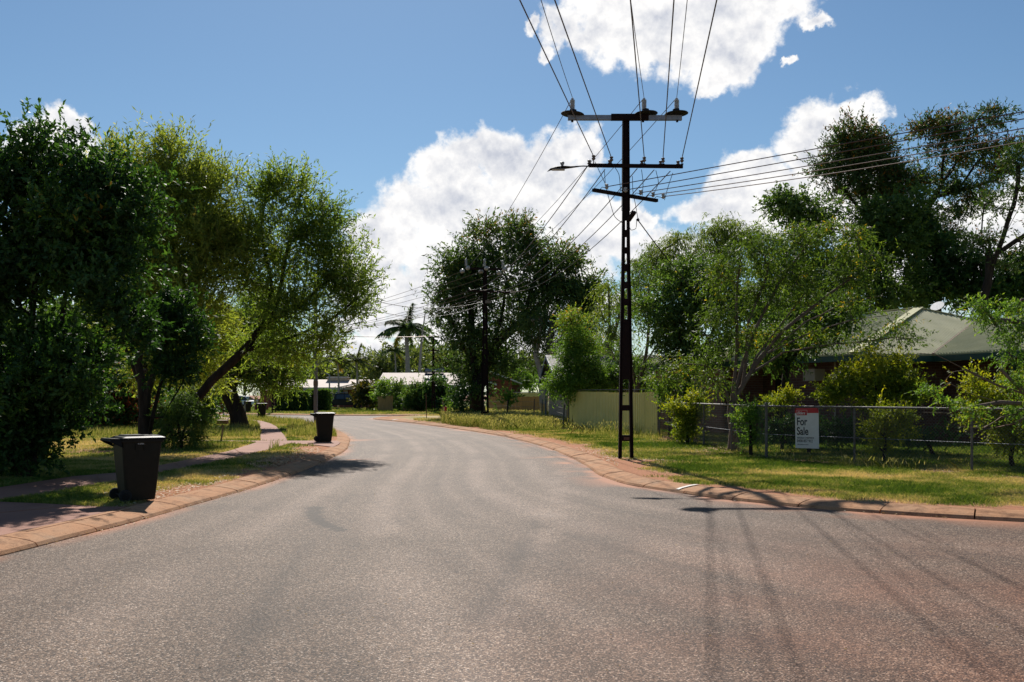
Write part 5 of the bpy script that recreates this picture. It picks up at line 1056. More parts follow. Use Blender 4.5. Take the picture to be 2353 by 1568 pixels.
# ---------------------------------------------------------------- wheelie bins
def make_bin():
    root = empty('wheelie_bin', (0, 0, 0))
    def rect(x0, x1, w, z, rr=.045, n=4):
        pts = []
        for cx, cy, a0 in ((x1-rr, w-rr, 0), (x0+rr, w-rr, 90), (x0+rr, -w+rr, 180), (x1-rr, -w+rr, 270)):
            for k in range(n+1):
                a = R(a0+90*k/n); pts.append(Vector((cx+rr*math.cos(a), cy+rr*math.sin(a), z)))
        return pts
    # body: tapering box, cut back for the wheels at the foot of the rear
    body = [rect(-.20, .255, .215, .02), rect(-.215, .265, .222, .10), rect(-.235, .285, .235, .30), rect(-.255, .305, .25, .55), rect(-.275, .33, .265, .80), rect(-.285, .345, .272, .955)]
    mb = MB().loft(body); b = mb.build('body', M['bin'], root, smooth=False); bevel(b, .006, 2)
    MB().loft([rect(-.30, .365, .288, .945), rect(-.305, .37, .292, .955), rect(-.305, .37, .292, .985), rect(-.295, .36, .285, .995)]).build('rim', M['bin'], root)
    # side ribs with the number plate between
    for x in (-.075, .055):
        for s in (-1, 1): MB().box((x, s*.273, .885), (.010, .022, .12)).build('rib', M['bin'], root)
    # lid: domed with ridges, overhanging at the hinge side
    lid = MB().loft([rect(-.31, .40, .30, .985), rect(-.315, .405, .305, 1.0), rect(-.31, .40, .30, 1.022), rect(-.27, .35, .26, 1.04), rect(-.2, .30, .2, 1.047)])
    l_ = lid.build('lid', M['lid'], root)
    r2 = MB()
    for a, b2, w, h in ((-.22, .10, .20, .02), (.12, .24, .16, .012), (.27, .35, .20, .01)):
        r2.loft([rect(a, b2, w, 1.03, .03), rect(a+.01, b2-.01, w-.012, 1.045+h, .03)])
    r2.build('ridge', M['lid'], l_)
    # handle block and bar behind the hinge
    h = MB()
    for s in (-1, 1):
        h.slab([(-.28, s*.27, .87), (-.30, s*.27, .99), (-.46, s*.27, 1.0), (-.475, s*.27, .975), (-.40, s*.27, .93)], (0, -s*.05, 0))
    h.tube([(-.455, -.27, .985), (-.46, 0, .985), (-.455, .27, .985)], .017, 8)
    h.slab([(-.30, -.27, 1.0), (-.30, .27, 1.0), (-.47, .25, 1.005), (-.47, -.25, 1.005)], (0, 0, .012))
    h.build('handle', M['lid'], root)
    MB().cyl((-.235, -.27, .105), (-.235, .27, .105), .012).build('axle', M['dark'], root)
    for s in (-1, 1):
        w = MB().lathe((-.235, s*.255-.0, .10), [(.05, -.02), (.092, -.022), (.10, -.012), (.10, .012), (.092, .022), (.05, .02)], (0, s, 0), 22).build('wheel', M['rubber'], root)
        hb = MB().lathe((-.235, s*.278, .10), [(.062, -.006), (.062, .002), (.05, .006), (.02, .006), (.018, .014), (.006, .014)], (0, s, 0), 16)
        for k in range(5):
            a = k*2*math.pi/5; hb.box((-.235+.038*math.cos(a), s*.284, .10+.038*math.sin(a)), (.012, .006, .012))
        hb.build('hub', M['lid'], w)
    return root
def text(name, s, size, m, parent, mw, shear=0, bold=0.0, extrude=0.0008, space=1.0, sx=1.0):
    cu = bpy.data.curves.new(name, 'FONT'); cu.body = s; cu.size = size; cu.extrude = extrude; cu.shear = shear; cu.offset = bold; cu.space_character = space; cu.space_line = .95
    o = bpy.data.objects.new(name, cu); COL.objects.link(o); dg = bpy.context.evaluated_depsgraph_get(); dg.update()
    me = bpy.data.meshes.new_from_object(o.evaluated_get(dg)); bpy.data.objects.remove(o)
    me.transform(Matrix.Diagonal((sx, 1, 1, 1))); me.transform(mw); me.transform(Matrix.Translation(-Vector(parent.location)))
    me.materials.clear(); me.materials.append(m); q = bpy.data.objects.new(name, me); COL.objects.link(q); q.parent = parent; return q
proto = make_bin()
bins = [((311, 1150), 38, .93, 'nearest brown green wheelie bin with a black lid standing at the left kerb'),
        ((744, 1015.5), 15, .95, 'brown green wheelie bin on the far driveway in front of the grey street pole'),
        ((600.5, 962), 12, 1.0, 'brown green wheelie bin beyond the footpath, in front of the brick letterbox wall'),
        ((569, 948), -60, 1.0, 'dark green wheelie bin right behind the pollarded tree trunk'),
        ((522, 948), -60, 1.0, 'dark green wheelie bin partly hidden left of the pollarded tree trunk')]
for i, ((u, v), ang, sc, lab) in enumerate(bins):
    o = proto if i == 0 else copy_tree(proto)
    g = G(u, v, 0.115 if i < 2 else .1); o.location = g; o.rotation_euler.z = R(ang); o.scale = (sc,)*3
    tag(o, lab, 'bin', 'wheelie bins put out along the street')
mw = Matrix.Translation((-.045, -.2745, .915)) @ Matrix.Rotation(R(90), 4, 'X')
text('number', 'N 2750A', .030, M['signwhite'], empty('tmp'), mw, bold=.0006)
tmp = bpy.data.objects['tmp']; num = tmp.children[0]; num.parent = proto; bpy.data.objects.remove(tmp)

# letterbox on a post
lb0 = G(508, 1016); lbx = empty('letterbox', tuple(lb0), 'low brown letterbox on a thin leaning post on the left lawn', 'letterbox')
MB().beam(lb0, lb0+Vector((.07, 0, .58)), .045, .045).build('post', M['timberold'], lbx)
x_ = P(512, 971, lb0.y); MB().box(x_, (.34, .22, .10)).build('box', M['brownbox'], lbx); MB().slab([x_+Vector((-.185, -.13, .05)), x_+Vector((.185, -.13, .05)), x_+Vector((.185, .13, .07)), x_+Vector((-.185, .13, .07))], (0, 0, .02)).build('lid', M['brownbox'], lbx)
# pipe arch
ab = G(547, 970); ar = empty('pipe_hoop', tuple(ab), 'low galvanised pipe hoop behind the pollarded tree trunk', 'hoop')
w_ = .60; MB().tube([ab+Vector((-w_, 0, 0)), ab+Vector((-w_, 0, .18)), ab+Vector((-w_*.82, 0, .30)), ab+Vector((-w_*.5, 0, .36)), ab+Vector((w_*.5, 0, .36)), ab+Vector((w_*.82, 0, .30)), ab+Vector((w_, 0, .18)), ab+Vector((w_, 0, 0))], .035, 8).build('pipe', M['galv'], ar, smooth=True)
# stake at the sapling
sk = empty('garden_stake', tuple(G(515, 955)), 'thin reddish stake supporting the broad leaved sapling', 'stake'); q0 = G(515, 955); MB().beam(q0, q0+Vector((-.15, 0, 1.15)), .06, .05).build('shaft', M['stake'], sk)
# brick letterbox wall with notice
def wall_box(root, name, p, q, z0, z1, th, m, uv=True):
    p = Vector((p[0], p[1], 0)); q = Vector((q[0], q[1], 0)); d = (q-p).normalized(); n = Vector((-d.y, d.x, 0))*th
    pts = [p, q, q+n, p+n]; return MB().prism([(a.x, a.y) for a in pts], z0, z1).build(name, m, root, uvdir=(d.x, d.y, 0) if uv else None)
Yb = 104; bw_ = empty('brick_letterbox_wall', tuple(GY(600, Yb)), 'low red brick letterbox wall with a white notice, behind the third bin', 'wall')
wall_box(bw_, 'panel', GY(588,Yb), GY(612,Yb), 0, P(0,917,Yb).z, .25, M['brickred']); wall_box(bw_, 'pier', GY(584.8,Yb-.1), GY(588.4,Yb-.1), 0, P(0,914.5,Yb).z, .4, M['brickred']); wall_box(bw_, 'pier', GY(611.5,Yb-.1), GY(615,Yb-.1), 0, P(0,914.5,Yb).z, .4, M['brickred'])
MB().box(P(590.5,921.5,Yb-.12), (.24, .03, .32)).build('notice', M['signwhite'], bw_)
wb = GY(588,Yb-.14)
MB().box(P(590.5,922.6,Yb-.14), (.13, .01, .07)).build('notice_print', M['signred'], bw_)

# ---------------------------------------------------------------- vehicles
def ute():
    r = empty('parked_truck', (0, 0, 0)); hw = .9
    def prof(pts, y0, y1): return [[Vector((x, y0, z)) for x, z in pts], [Vector((x, y1, z)) for x, z in pts]]
    lower = [(-2.5, .55), (-2.55, .75), (-2.5, 1.12), (-.95, 1.12), (1.1, 1.10), (2.35, 1.02), (2.6, .85), (2.6, .5), (2.0, .42), (-2.1, .45)]
    body = MB(); body.loft([[Vector((x, y, z)) for x, z in lower] for y in (-hw, hw)])
    for y in (-hw, hw): pass
    bevel(body.build('body', M['carblack'], r), .05, 3)
    cab = [(-.95, 1.10), (-.85, 1.72), (-.6, 1.80), (.55, 1.78), (.75, 1.70), (1.35, 1.10)]
    c = MB().loft([[Vector((x, -hw+.06, 1.10)) if z < 1.2 else Vector((x, -hw+.2, z)) for x, z in cab], [Vector((x, hw-.06, 1.10)) if z < 1.2 else Vector((x, hw-.2, z)) for x, z in cab]]).build('cab', M['carblack'], r); bevel(c, .03, 2)
    for s in (-1, 1):
        for x0, x1, x2, x3 in ((-.78, .12, .10, -.70), (.2, 1.12, .68, .2)):
            MB().slab([(x0, s*(hw-.075), 1.16), (x1, s*(hw-.075), 1.16), (x2, s*(hw-.185), 1.66), (x3, s*(hw-.185), 1.66)], (0, s*.012, 0)).build('window', M['glass'], r)
    MB().slab([(-.965, -.7, 1.18), (-.965, .7, 1.18), (-.885, .62, 1.64), (-.885, -.62, 1.64)], (-.015, 0, 0)).build('rear_window', M['glass'], r)
    for x in (-1.55, 1.65):
        for s in (-1, 1):
            w = MB().lathe((x, s*(hw-.13), .38), [(.2, -.12), (.35, -.12), (.39, -.08), (.39, .08), (.35, .12), (.2, .12)], (0, s, 0), 22).build('wheel', M['rubber'], r)
            MB().lathe((x, s*(hw-.02), .38), [(.22, -.02), (.21, .01), (.08, .02), (.05, .04)], (0, s, 0), 12).build('rim', M['dark'], w)
            MB().tube([(x+.5*math.cos(a), s*(hw+.02), .38+.5*math.sin(a)) for a in [R(k) for k in range(0, 181, 20)]], .05, 6).build('wheel_arch', M['dark'], r)
    for s in (-1, 1): MB().box((-2.5, s*.80, .95), (.12, .17, .34)).build('tail_light', M['taillight'], r)
    MB().box((-2.66, 0, .58), (.16, 1.7, .16)).build('rear_bumper', M['chrome'], r)
    rb = MB()
    for s in (-1, 1): rb.tube([(-1.9, s*.78, 1.12), (-1.35, s*.72, 1.55), (-1.02, s*.66, 1.70), (-.9, s*.6, 1.72)], .04, 6)
    rb.tube([(-1.02, -.66, 1.70), (-1.02, .66, 1.70)], .04, 6); rb.build('sports_bar', M['dark'], r)
    rk_ = MB()
    for x in (-2.35,):
        rk_.tube([(x, -.78, 1.1), (x, -.78, 1.9), (x, .78, 1.9), (x, .78, 1.1)], .03, 6)
    rk_.build('ladder_rack', M['dark'], r)
    rr = MB(); 
    for s in (-1, 1): rr.tube([(-.7, s*.6, 1.88), (.5, s*.6, 1.88)], .025, 6)
    for x in (-.6, -.1, .4): rr.tube([(x, -.6, 1.88), (x, .6, 1.88)], .025, 6)
    rr.build('roof_rack', M['chrome'], r)
    return r
u_ = ute(); g = GY(787, 115); u_.location = g; u_.rotation_euler.z = R(14); tag(u_, 'black utility truck with roof rack parked between the hedge and the bronze shrub', 'pickup truck')
def small_car():
    r = empty('parked_car', (0, 0, 0)); hw = .85
    low = [(-2.1, .35), (-2.15, .8), (-1.9, .95), (1.0, .95), (1.7, .82), (2.05, .62), (2.05, .35)]
    bevel(MB().loft([[Vector((x, y, z)) for x, z in low] for y in (-hw, hw)]).build('body', M['carwhite'], r), .08, 3)
    cab = [(-1.75, .93), (-1.2, 1.42), (-.2, 1.47), (.35, 1.38), (1.1, .93)]
    MB().loft([[Vector((x, s*(hw-.05 if z < 1 else hw-.2), z)) for x, z in cab] for s in (-1, 1)]).build('cabin', M['glass'], r)
    MB().loft([[Vector((x, s*(hw-.18), z)) for x, z in ((-1.2, 1.42), (-1.15, 1.47), (-.2, 1.51), (.35, 1.41), (.33, 1.37))] for s in (-1, 1)]).build('roof', M['carwhite'], r)
    for x in (-1.35, 1.3):
        for s in (-1, 1):
            w = MB().lathe((x, s*(hw-.09), .31), [(.15, -.1), (.28, -.1), (.31, -.06), (.31, .06), (.28, .1), (.15, .1)], (0, s, 0), 20).build('wheel', M['rubber'], r)
            MB().lathe((x, s*(hw+.0), .31), [(.18, -.01), (.16, .012), (.04, .015)], (0, s, 0), 12).build('rim', M['galv'], w)
    for s in (-1, 1): MB().box((1.92, s*.62, .72), (.16, .3, .12)).build('headlight', M['galv'], r)
    return r
c_ = small_car(); c_.location = GY(563, 128); c_.rotation_euler.z = R(-20); tag(c_, 'pale silver car parked behind the pollarded tree trunk', 'car')
c2 = copy_tree(c_); c2.location = GY(505, 130); c2.rotation_euler.z = R(10); tag(c2, 'pale car mostly hidden by foliage left of the pollarded tree trunk', 'car')

# ---------------------------------------------------------------- buildings
def roofpoly(root, name, polys, m, dirs, th=.05, shift=None):
    mb = MB()
    o = []
    for pts, d in zip(polys, dirs):
        pts = [Vector(p) for p in pts]; n = (pts[1]-pts[0]).cross(pts[2]-pts[0]).normalized()
        if n.z < 0: n = -n
        d = Vector(d).normalized(); up = n.cross(d).normalized()
        mb = MB().slab(pts, -n*th)
        if m.name.startswith('green'):
            xs_ = [p.dot(d) for p in pts]; x = min(xs_)+.06
            while x < max(xs_):
                hit = []
                for i in range(len(pts)):
                    a, b = pts[i], pts[(i+1) % len(pts)]; xa, xb = a.dot(d), b.dot(d)
                    if (xa-x)*(xb-x) < 0: hit.append(a.lerp(b, (x-xa)/(xb-xa)))
                if len(hit) == 2 and (hit[0]-hit[1]).length > .1:
                    e_ = n*.004; rr_ = [[p+e_-d*.035, p+e_+n*.032-d*.006, p+e_+n*.032+d*.006, p+e_+d*.035] for p in hit]; mb.loft(rr_)
                x += .14
        o.append(mb.build(name, m, root, uvdir=[list(d), list(up)]))
    return o
# green roofed brick house (right)
ze = 3.08; E1 = Vector((5.9, 45.7, ze)); K1 = Vector((11.3, 32.9, ze)); K2 = Vector((14.25, 33.7, ze)); E3 = Vector((15.3, 30.0, ze)); Pk = P(2111, 709, 39.6)
dirA = (K1-E1).normalized(); R0 = Pk-dirA*9.8
nF = (K2-K1).cross(Pk-K1).normalized(); ray = P(2245, 737, 1)-Vector((0, 0, H)); cam = Vector((0, 0, H)); tt = (K1-cam).dot(nF)/ray.dot(nF); Qv = cam+ray*tt
dirR = (E3-K2).normalized(); E4 = K2+dirR*14; nR = (E4-K2).cross(Qv-K2).normalized(); 
Q2 = Qv+dirR*14; Q2.z = Qv.z
hs = empty('brick_house', (10, 42, .1), 'single storey brown brick house with a pale green corrugated hip roof behind the fence', 'house')
backA = R0+(R0-E1)*1.0; backA.z = ze; Bk = Pk+Vector((4.2, 3.0, 0)); Bk.z = ze; back0 = R0+Vector((4.2, 4.5, 0)); back0.z = ze
Q3 = Q2+(Q2-E4); Q3.z = ze; Q4 = Qv+(Qv-K2); Q4.z = ze
left_end = E1+Vector((1.6, 4.6, 0))
F1 = roofpoly(hs, 'roof', [[E1, K1, Pk, R0], [K1, K2, Qv, Pk], [K2, E4, Q2, Qv], [E1, R0, back0], [R0, Pk, Bk, back0], [Pk, Qv, Q4, Bk], [Qv, Q2, Q3, Q4]], M['roofgreen'], [dirA, (K2-K1), dirR, (back0-E1), dirA, (Q4-Bk), dirR])
F1[2]['label'] = 'roof slope right of the rusty valley'
cap = MB()
for a, b in ((K1, Pk), (Pk, R0), (Pk, Qv)):
    o_ = Vector((0, 0, .035)); cap.beam(a+o_, b+o_, .34, .03)
cap.build('ridge_cap', M['roofgreen'], hs, uvdir=(1, 0, 0))
vl = MB().beam(K2+Vector((0, 0, .02)), Qv+Vector((0, 0, .02)), .10, .03).build('valley', M['stake'], hs)
fa = MB()
for a, b in ((E1, K1), (K1, K2), (K2, E4)):
    o_ = Vector((0, 0, -.155)); fa.beam(a+o_, b+o_, .06, .20)
fa.beam(E1+Vector((0, 0, -.155)), back0+Vector((0, 0, -.155)), .06, .20); fa.build('fascia', M['greenfascia'], hs)
inn = Vector((.92, .39, 0))
sof = MB().add([E1+Vector((0, 0, -.2)), K1+Vector((0, 0, -.2)), K1+inn*1.6+Vector((0, 0, -.2)), E1+inn*1.6+Vector((0, 0, -.2))], [[3, 2, 1, 0]]); sof.add([K2+Vector((0, 0, -.2)), E4+Vector((0, 0, -.2)), E4+inn*1.6+Vector((0, 0, -.2)), K2+inn*1.6+Vector((0, 0, -.2))], [[3, 2, 1, 0]])
sof.add([K1+Vector((0, 0, -.205)), K2+Vector((0, 0, -.205)), K2+Vector((-.3, 1.5, -.205)), K1+Vector((-.3, 1.5, -.205))], [[3, 2, 1, 0]]); sof.build('eave_soffit', M['cream'], hs)
nA = Vector((-dirA.y, dirA.x, 0)); 
if nA.x < 0: nA = -nA
W = lambda t_, o_=.7: E1+dirA*t_+nA*o_
LA = (K1-E1).length
wall_box(hs, 'wall', W(.6), W(5.6), 0, ze-.22, .25, M['brickpink'])
wall_box(hs, 'wall', W(5.6, 2.6), W(9.3, 2.6), 0, ze-.22, .25, M['brick'])     # recessed porch
wall_box(hs, 'wall', W(9.3), W(LA-.5), 0, ze-.22, .25, M['brick'])
wall_box(hs, 'wall', W(5.6), W(5.6, 2.6), 0, ze-.22, .2, M['brickpink'])
wall_box(hs, 'wall', W(9.3, 2.6), W(9.3), 0, ze-.22, .2, M['brick'])
wall_box(hs, 'wall', W(LA-.5), K2+Vector((.2, 1.0, 0)), 0, ze-.22, .25, M['brick'])
nR_ = Vector((-dirR.y, dirR.x, 0)); nR_ = nR_ if nR_.x > 0 else -nR_
wall_box(hs, 'wall', K2+Vector((0, 1.05, 0)), K2+Vector((2.2, .9, 0)), 0, ze-.22, .25, M['brick'])
wall_box(hs, 'wall', K2+nR_*.9+dirR*-.6, K2+nR_*.9+dirR*14, 0, ze-.22, .25, M['brick'])
wall_box(hs, 'wall', W(.6), W(.6)+Vector((3.4, 5.2, 0)), 0, ze-.22, .25, M['brickpink'])
for k in (3.2, 7.2, 11.0): MB().box((K2+nR_*.35+dirR*k)[:2]+tuple() and (lambda v: (v.x, v.y, 1.45))(K2+nR_*.35+dirR*k), (.12, .12, 2.8), 0).build('verandah_post', M['greenfascia'], hs)
def onwall(t_, z, w_, h_, d_, name, m, parent, off=.7):
    c = W(t_, off-d_/2); return MB().box((c.x, c.y, z), (w_, d_, h_), math.atan2(dirA.y, dirA.x)).build(name, m, parent)
onwall(1.25, 2.0, .75, 1.7, .04, 'cream_panel', M['cream'], hs)
wn = onwall(3.4, 2.05, 1.1, 1.2, .06, 'window', M['cream'], hs); onwall(3.15, 2.05, .45, 1.0, .08, 'pane', M['lightglass'], wn); onwall(3.66, 2.05, .45, 1.0, .08, 'pane', M['glass'], wn)
wn = onwall(7.0, 1.35, 1.0, 2.3, .06, 'door', M['interior'], hs, off=2.6); onwall(7.38, 1.3, .04, .10, .10, 'handle', M['galv'], wn, off=2.6)
tL = 11.35; c = P(1859, 862, W(tL).y)
a_ = onwall(tL, c.z, .62, .42, .46, 'air_conditioner', M['cream'], hs); onwall(tL, c.z+.005, .5, .32, .48, 'grille', M['dark'], a_)
onwall(12.2, 1.5, .05, 2.7, .05, 'downpipe', M['cream'], hs)
q = W(9.0, .05); MB().tube([q+Vector((0, 0, .65)), q+Vector((0, 0, .2)), q+Vector((.1, -.1, .0)), q+Vector((.35, -.25, -.22))], .04, 6).build('service_bend', M['galv'], hs)
MB().lathe(Pk+Vector((1.3, 1.2, .1)), [(.02, 0), (.12, .03), (.22, .08), (.28, .14)], (-.6, -.5, .8), 14).build('satellite_dish', M['galv'], hs)

# tan gabled building
tg = empty('tan_building', (5, 54, .1), 'tan walled building with a steep grey corrugated gable roof behind the olive fence', 'building')
gl_ = P(1239.5, 879.5, 60.5); gr = P(1279.6, 877.5, 52.8); ap = P(1255, 816, 56.6); ap2 = P(1302, 812.5, 50.2)
ax_ = Vector((1, .06, 0)); Lr = 9.5
zl = gl_.z; gr.z = zl
eaveR = [gr, gr+ax_*Lr]; rid = [ap, ap+ax_*Lr]; eaveL = [gl_, gl_+ax_*Lr]
roofpoly(tg, 'roof', [[eaveR[0], eaveR[1], rid[1], rid[0]], [eaveL[0], rid[0], rid[1], eaveL[1]]], M['roofgrey'], [ax_, ax_])
gi = Vector((.55, 0, 0)); A_ = gl_+gi+Vector((0, -.6, 0)); B_ = gr+gi+Vector((0, .6, 0)); C_ = ap+gi-Vector((0, 0, .22))
MB().prism([(A_.x, A_.y), (B_.x, B_.y), (B_.x+8.6, B_.y+.5), (A_.x+8.6, A_.y+.5)], 0, zl-.02).build('wall', M['tan'], tg)
MB().slab([A_, B_, C_], (.12, 0, 0)).build('gable', M['tan'], tg)
for a, b in ((gl_, ap), (ap, gr)): MB().beam(a+Vector((-.03, 0, -.1)), b+Vector((-.03, 0, -.1)), .05, .2).build('barge_board', M['bluefascia'], tg)
MB().beam(gr+Vector((0, -.03, -.12)), eaveR[1]+Vector((0, -.03, -.12)), .06, .18).build('fascia', M['bluefascia'], tg)
MB().slab([gl_+Vector((-.1, -.2, -.12)), gl_+Vector((.9, -.2, -.12)), gl_+Vector((1.0, -2.4, -.12)), gl_+Vector((.0, -2.4, -.12))], (0, 0, .04)).build('awning', M['roofgrey'], tg, uvdir=(1, 0, 0))
for y in (54.2, 56.0): MB().box((gr.x+.55, y, 1.2), (.06, .25, 2.2)).build('pilaster', M['cream'], tg)
MB().box((B_.x+.9, B_.y-.02, 1.2), (.5, .05, 2.2)).build('pilaster', M['cream'], tg)
MB().cyl((gl_.x+.3, 58, .1), (gl_.x+.3, 58, zl-.1), .05).build('awning_post', M['bluefascia'], tg)

def simple_house(nm, label, u0, u1, Y, vtop, veave, inset_l, inset_r, depth, mroof, mwall, fascia, group=None, box=None, win=(), kind='hip'):
    a, b = P(u0, veave, Y), P(u1, veave, Y); z = a.z; t0, t1 = P(u0+inset_l, vtop, Y+depth/2), P(u1-inset_r, vtop, Y+depth/2); zr = t0.z; t1.z = zr
    root = empty(nm, ((a.x+b.x)/2, Y+depth/2, .1), label, 'house', group)
    bb0, bb1 = Vector((a.x, Y+depth, z)), Vector((b.x, Y+depth, z))
    roofpoly(root, 'roof', [[a, b, t1, t0], [bb0, t0, t1, bb1], [a, t0, bb0], [b, bb1, t1]], mroof, [(1, 0, 0), (1, 0, 0), (0, 1, 0), (0, 1, 0)])
    MB().beam(a+Vector((0, -.04, -.16)), b+Vector((0, -.04, -.16)), .06, .24).build('fascia', fascia, root)
    w0, w1 = (a.x+.7, Y+.8), (b.x-.7, Y+.8)
    wall_box(root, 'wall', w0, w1, 0, z-.05, depth-1.6, mwall)
    for x, w_, zc, h_ in win:
        c = P(x, 900, Y).x; f = MB().box((c, Y+.77, zc), (w_, .08, h_)).build('window', M['cream'], root); MB().box((c, Y+.75, zc), (w_-.15, .08, h_-.15)).build('pane', M['glass'], f)
    return root, t0, t1, zr
hA, t0, t1, zr = simple_house('pale_roofed_house', 'pale roofed house with a roof box behind the hedges at the far left', 697, 852, 126, 872.5, 890.5, 8, 3, 9, M['roofpale'], M['brickred'], M['whitefascia'], win=((715, 2.2, 1.7, 1.2), (740, 2.4, 1.6, 1.4), (770, 3, 1.5, 1.7)))
MB().box(P(777,870.5,130), (2.6, 1.2, .6)).build('roof_box', M['cream'], hA); MB().box(P(777,868,130), (2.9, 1.4, .1)).build('roof_box_cap', M['whitefascia'], hA)
cp0, cp1, cp2 = P(779, 891.5, 121.5), P(830, 880.5, 121.5), P(830, 884, 121.5)
MB().slab([cp0, cp1, cp1+Vector((0, 5, .2)), cp0+Vector((0, 5, .2))], (0, 0, .12)).build('carport_roof', M['whitefascia'], hA)
MB().slab([P(781,892.2,121.6), P(830,882.5,121.6), P(830,891,121.6)], (0, .1, 0)).build('carport_gable', M['cream'], hA)
for u in (790, 815): MB().cyl(GY(u, 121.8), P(u, 890, 121.8), .08).build('carport_post', M['brickred'], hA)
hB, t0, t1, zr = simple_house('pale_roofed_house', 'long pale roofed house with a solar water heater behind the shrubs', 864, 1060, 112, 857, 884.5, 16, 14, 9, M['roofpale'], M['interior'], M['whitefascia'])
bx = P(999, 852.5, 115.8); MB().cyl(bx+Vector((-1.1, 0, 0)), bx+Vector((1.1, 0, 0)), .25, n=14).build('water_tank', M['galv'], hB); MB().box(bx+Vector((-1.15, 0, 0)), (.08, .54, .52)).box(bx+Vector((1.15, 0, 0)), (.08, .54, .52)).build('tank_end', M['dark'], hB); MB().box(bx+Vector((0, 0, .27)), (2.2, .3, .03)).build('tank_cap', M['galv'], hB)
MB().slab([bx+Vector((-1.1, -.4, -.35)), bx+Vector((1.1, -.4, -.35)), bx+Vector((1.1, -2.0, -.95)), bx+Vector((-1.1, -2.0, -.95))], (0, 0, .06)).build('solar_panel', M['dark'], hB)
# red brick house with skillion roofs
hc = empty('brick_house', tuple(GY(1150, 104)), 'red brick house with white edged sloping roofs behind the pine fence', 'house')
wall_box(hc, 'wall', GY(1120,104), GY(1176,104), 0, P(0,868,104).z, 7, M['brickred']); wall_box(hc, 'wall', GY(1176.2,106.5), GY(1196,106.5), 0, P(0,885,106).z, 4, M['brick'])
MB().slab([P(1118,870,104.6), P(1118,858,104.6), P(1130,856,104.6), P(1176,872,104.6)], (0, .2, 0)).build('upper_wall', M['brickred'], hc)
MB().slab([P(1120,853,103), P(1199.5,883.5,103), P(1199.5,880.5,103), P(1120,850,103)], (0, 8, 0)).build('roof', M['whitefascia'], hc)
MB().slab([P(1098,870,102.5), P(1141,886.5,102.5), P(1141,882,102.5), P(1098,866.5,102.5)], (0, 3.5, 0)).build('lower_roof', M['whitefascia'], hc)
MB().box(P(1119,890,103.8), (.12, .12, 3.2)).build('downpipe', M['cream'], hc)
# red brick house on the far left behind the hedge
hd_ = empty('brick_house', tuple(GY(645, 126)), 'red brick house with a low tin roof behind the brick letterbox wall', 'house')
wall_box(hd_, 'wall', GY(598,126), GY(690,126), 0, P(0,889,126).z, 7, M['brickred']); MB().slab([P(590,888,125), P(695,888,125), P(695,880,132), P(590,880,132)], (0, 0, .15)).build('roof', M['roofpale'], hd_, uvdir=(1, 0, 0))
MB().box(P(620,889.5,125.6), (.5, .3, .5)).build('air_conditioner', M['porcw'], hd_)

# ---------------------------------------------------------------- fences
# olive corrugated sheet fence
sf = empty('sheet_metal_fence', tuple(G(1410, 991)), 'olive green corrugated metal sheet fence beside the big pole', 'fence')
fa_, fb_ = G(1308, 981.5), G(1511.5, 1003.5); d_ = (fb_-fa_); Ls = d_.length; d_.normalize(); nn = Vector((-d_.y, d_.x, 0)); nsheet = 8; zt_a = P(0, 901.2, fa_.y).z; zt_b = P(0, 901.2, fb_.y).z
for s in range(nsheet):
    x0 = Ls*s/nsheet; x1 = Ls*(s+1)/nsheet+.05; n = 44; vs = []; fs = []; dz = random.uniform(-.025, .025); tl = random.uniform(-.012, .012)
    for i in range(n+1):
        x = x0+(x1-x0)*i/n; ph = (i % 6); off = (0, 0, .0, .075, .075, .0)[ph]+.004*(s % 2); p = fa_+d_*x+nn*off; zt = zt_a+(zt_b-zt_a)*x/Ls+dz+tl*(i/n)
        for q, z in ((0, .02), (0, zt)): vs.append((p.x, p.y, z))
    m_ = len(vs)
    for i in range(n+1):
        x = x0+(x1-x0)*i/n; off = (0, 0, .0, .075, .075, .0)[i % 6]+.004*(s % 2)+.003; p = fa_+d_*x+nn*off; vs += [(p.x, p.y, .02), (p.x, p.y, vs[2*i+1][2])]
    for i in range(n): fs += [[2*i, 2*i+2, 2*i+3, 2*i+1], [m_+2*i, m_+2*i+1, m_+2*i+3, m_+2*i+2], [2*i+1, 2*i+3, m_+2*i+3, m_+2*i+1]]
    npmesh('sheet', vs, fs, M['greensheet'], sf)
MB().beam(fa_+Vector((0, 0, zt_a+.0)), fb_+Vector((0, 0, zt_b)), .07, .03).build('top_rail', M['galvdark'], sf)
MB().cyl(fa_-d_*.06, fa_-d_*.06+Vector((0, 0, 1.65)), .05).build('post', M['galvdark'], sf); MB().cyl(fb_+d_*.06, fb_+d_*.06+Vector((0, 0, 1.15)), .04).build('post', M['galvdark'], sf)

# chain link fence
cf = empty('chain_link_fence', tuple(G(1761, 1054)), 'silver chain link fence with a top pipe running across the right yard', 'fence')
c0 = fb_+Vector((.05, -.15, 0)); c1 = Vector((*G(1761, 1055)[:2], .1)); c2 = Vector((*G(2220, 1083)[:2], .1)); dd = (c2-c1).normalized(); c3 = c1+dd*11.5
HF = 1.31
MB().tube([c0+Vector((0, 0, HF)), c0.lerp(c1, .5)+Vector((0, 0, HF+.01)), c1+Vector((0, 0, HF+.01)), c2+Vector((0, 0, HF)), c3+Vector((0, 0, HF))], .024, 8).build('top_rail', M['galvdark'], cf)
posts = [c0.lerp(c1, t_) for t_ in (.0, .26, .52, .76)]
for p in posts+[c1+dd*k for k in (2.47, 5.22, 8.0, 11)]:
    MB().cyl(p, p+Vector((0, 0, HF)), .027, n=10).build('post', M['galvdark'], cf)
MB().cyl(c1, c1+Vector((0, 0, HF+.07)), .036, n=10).lathe(c1+Vector((0, 0, HF+.07)), [(.04, 0), (.04, .02), (.02, .04)], n=10).build('corner_post', M['galvdark'], cf)
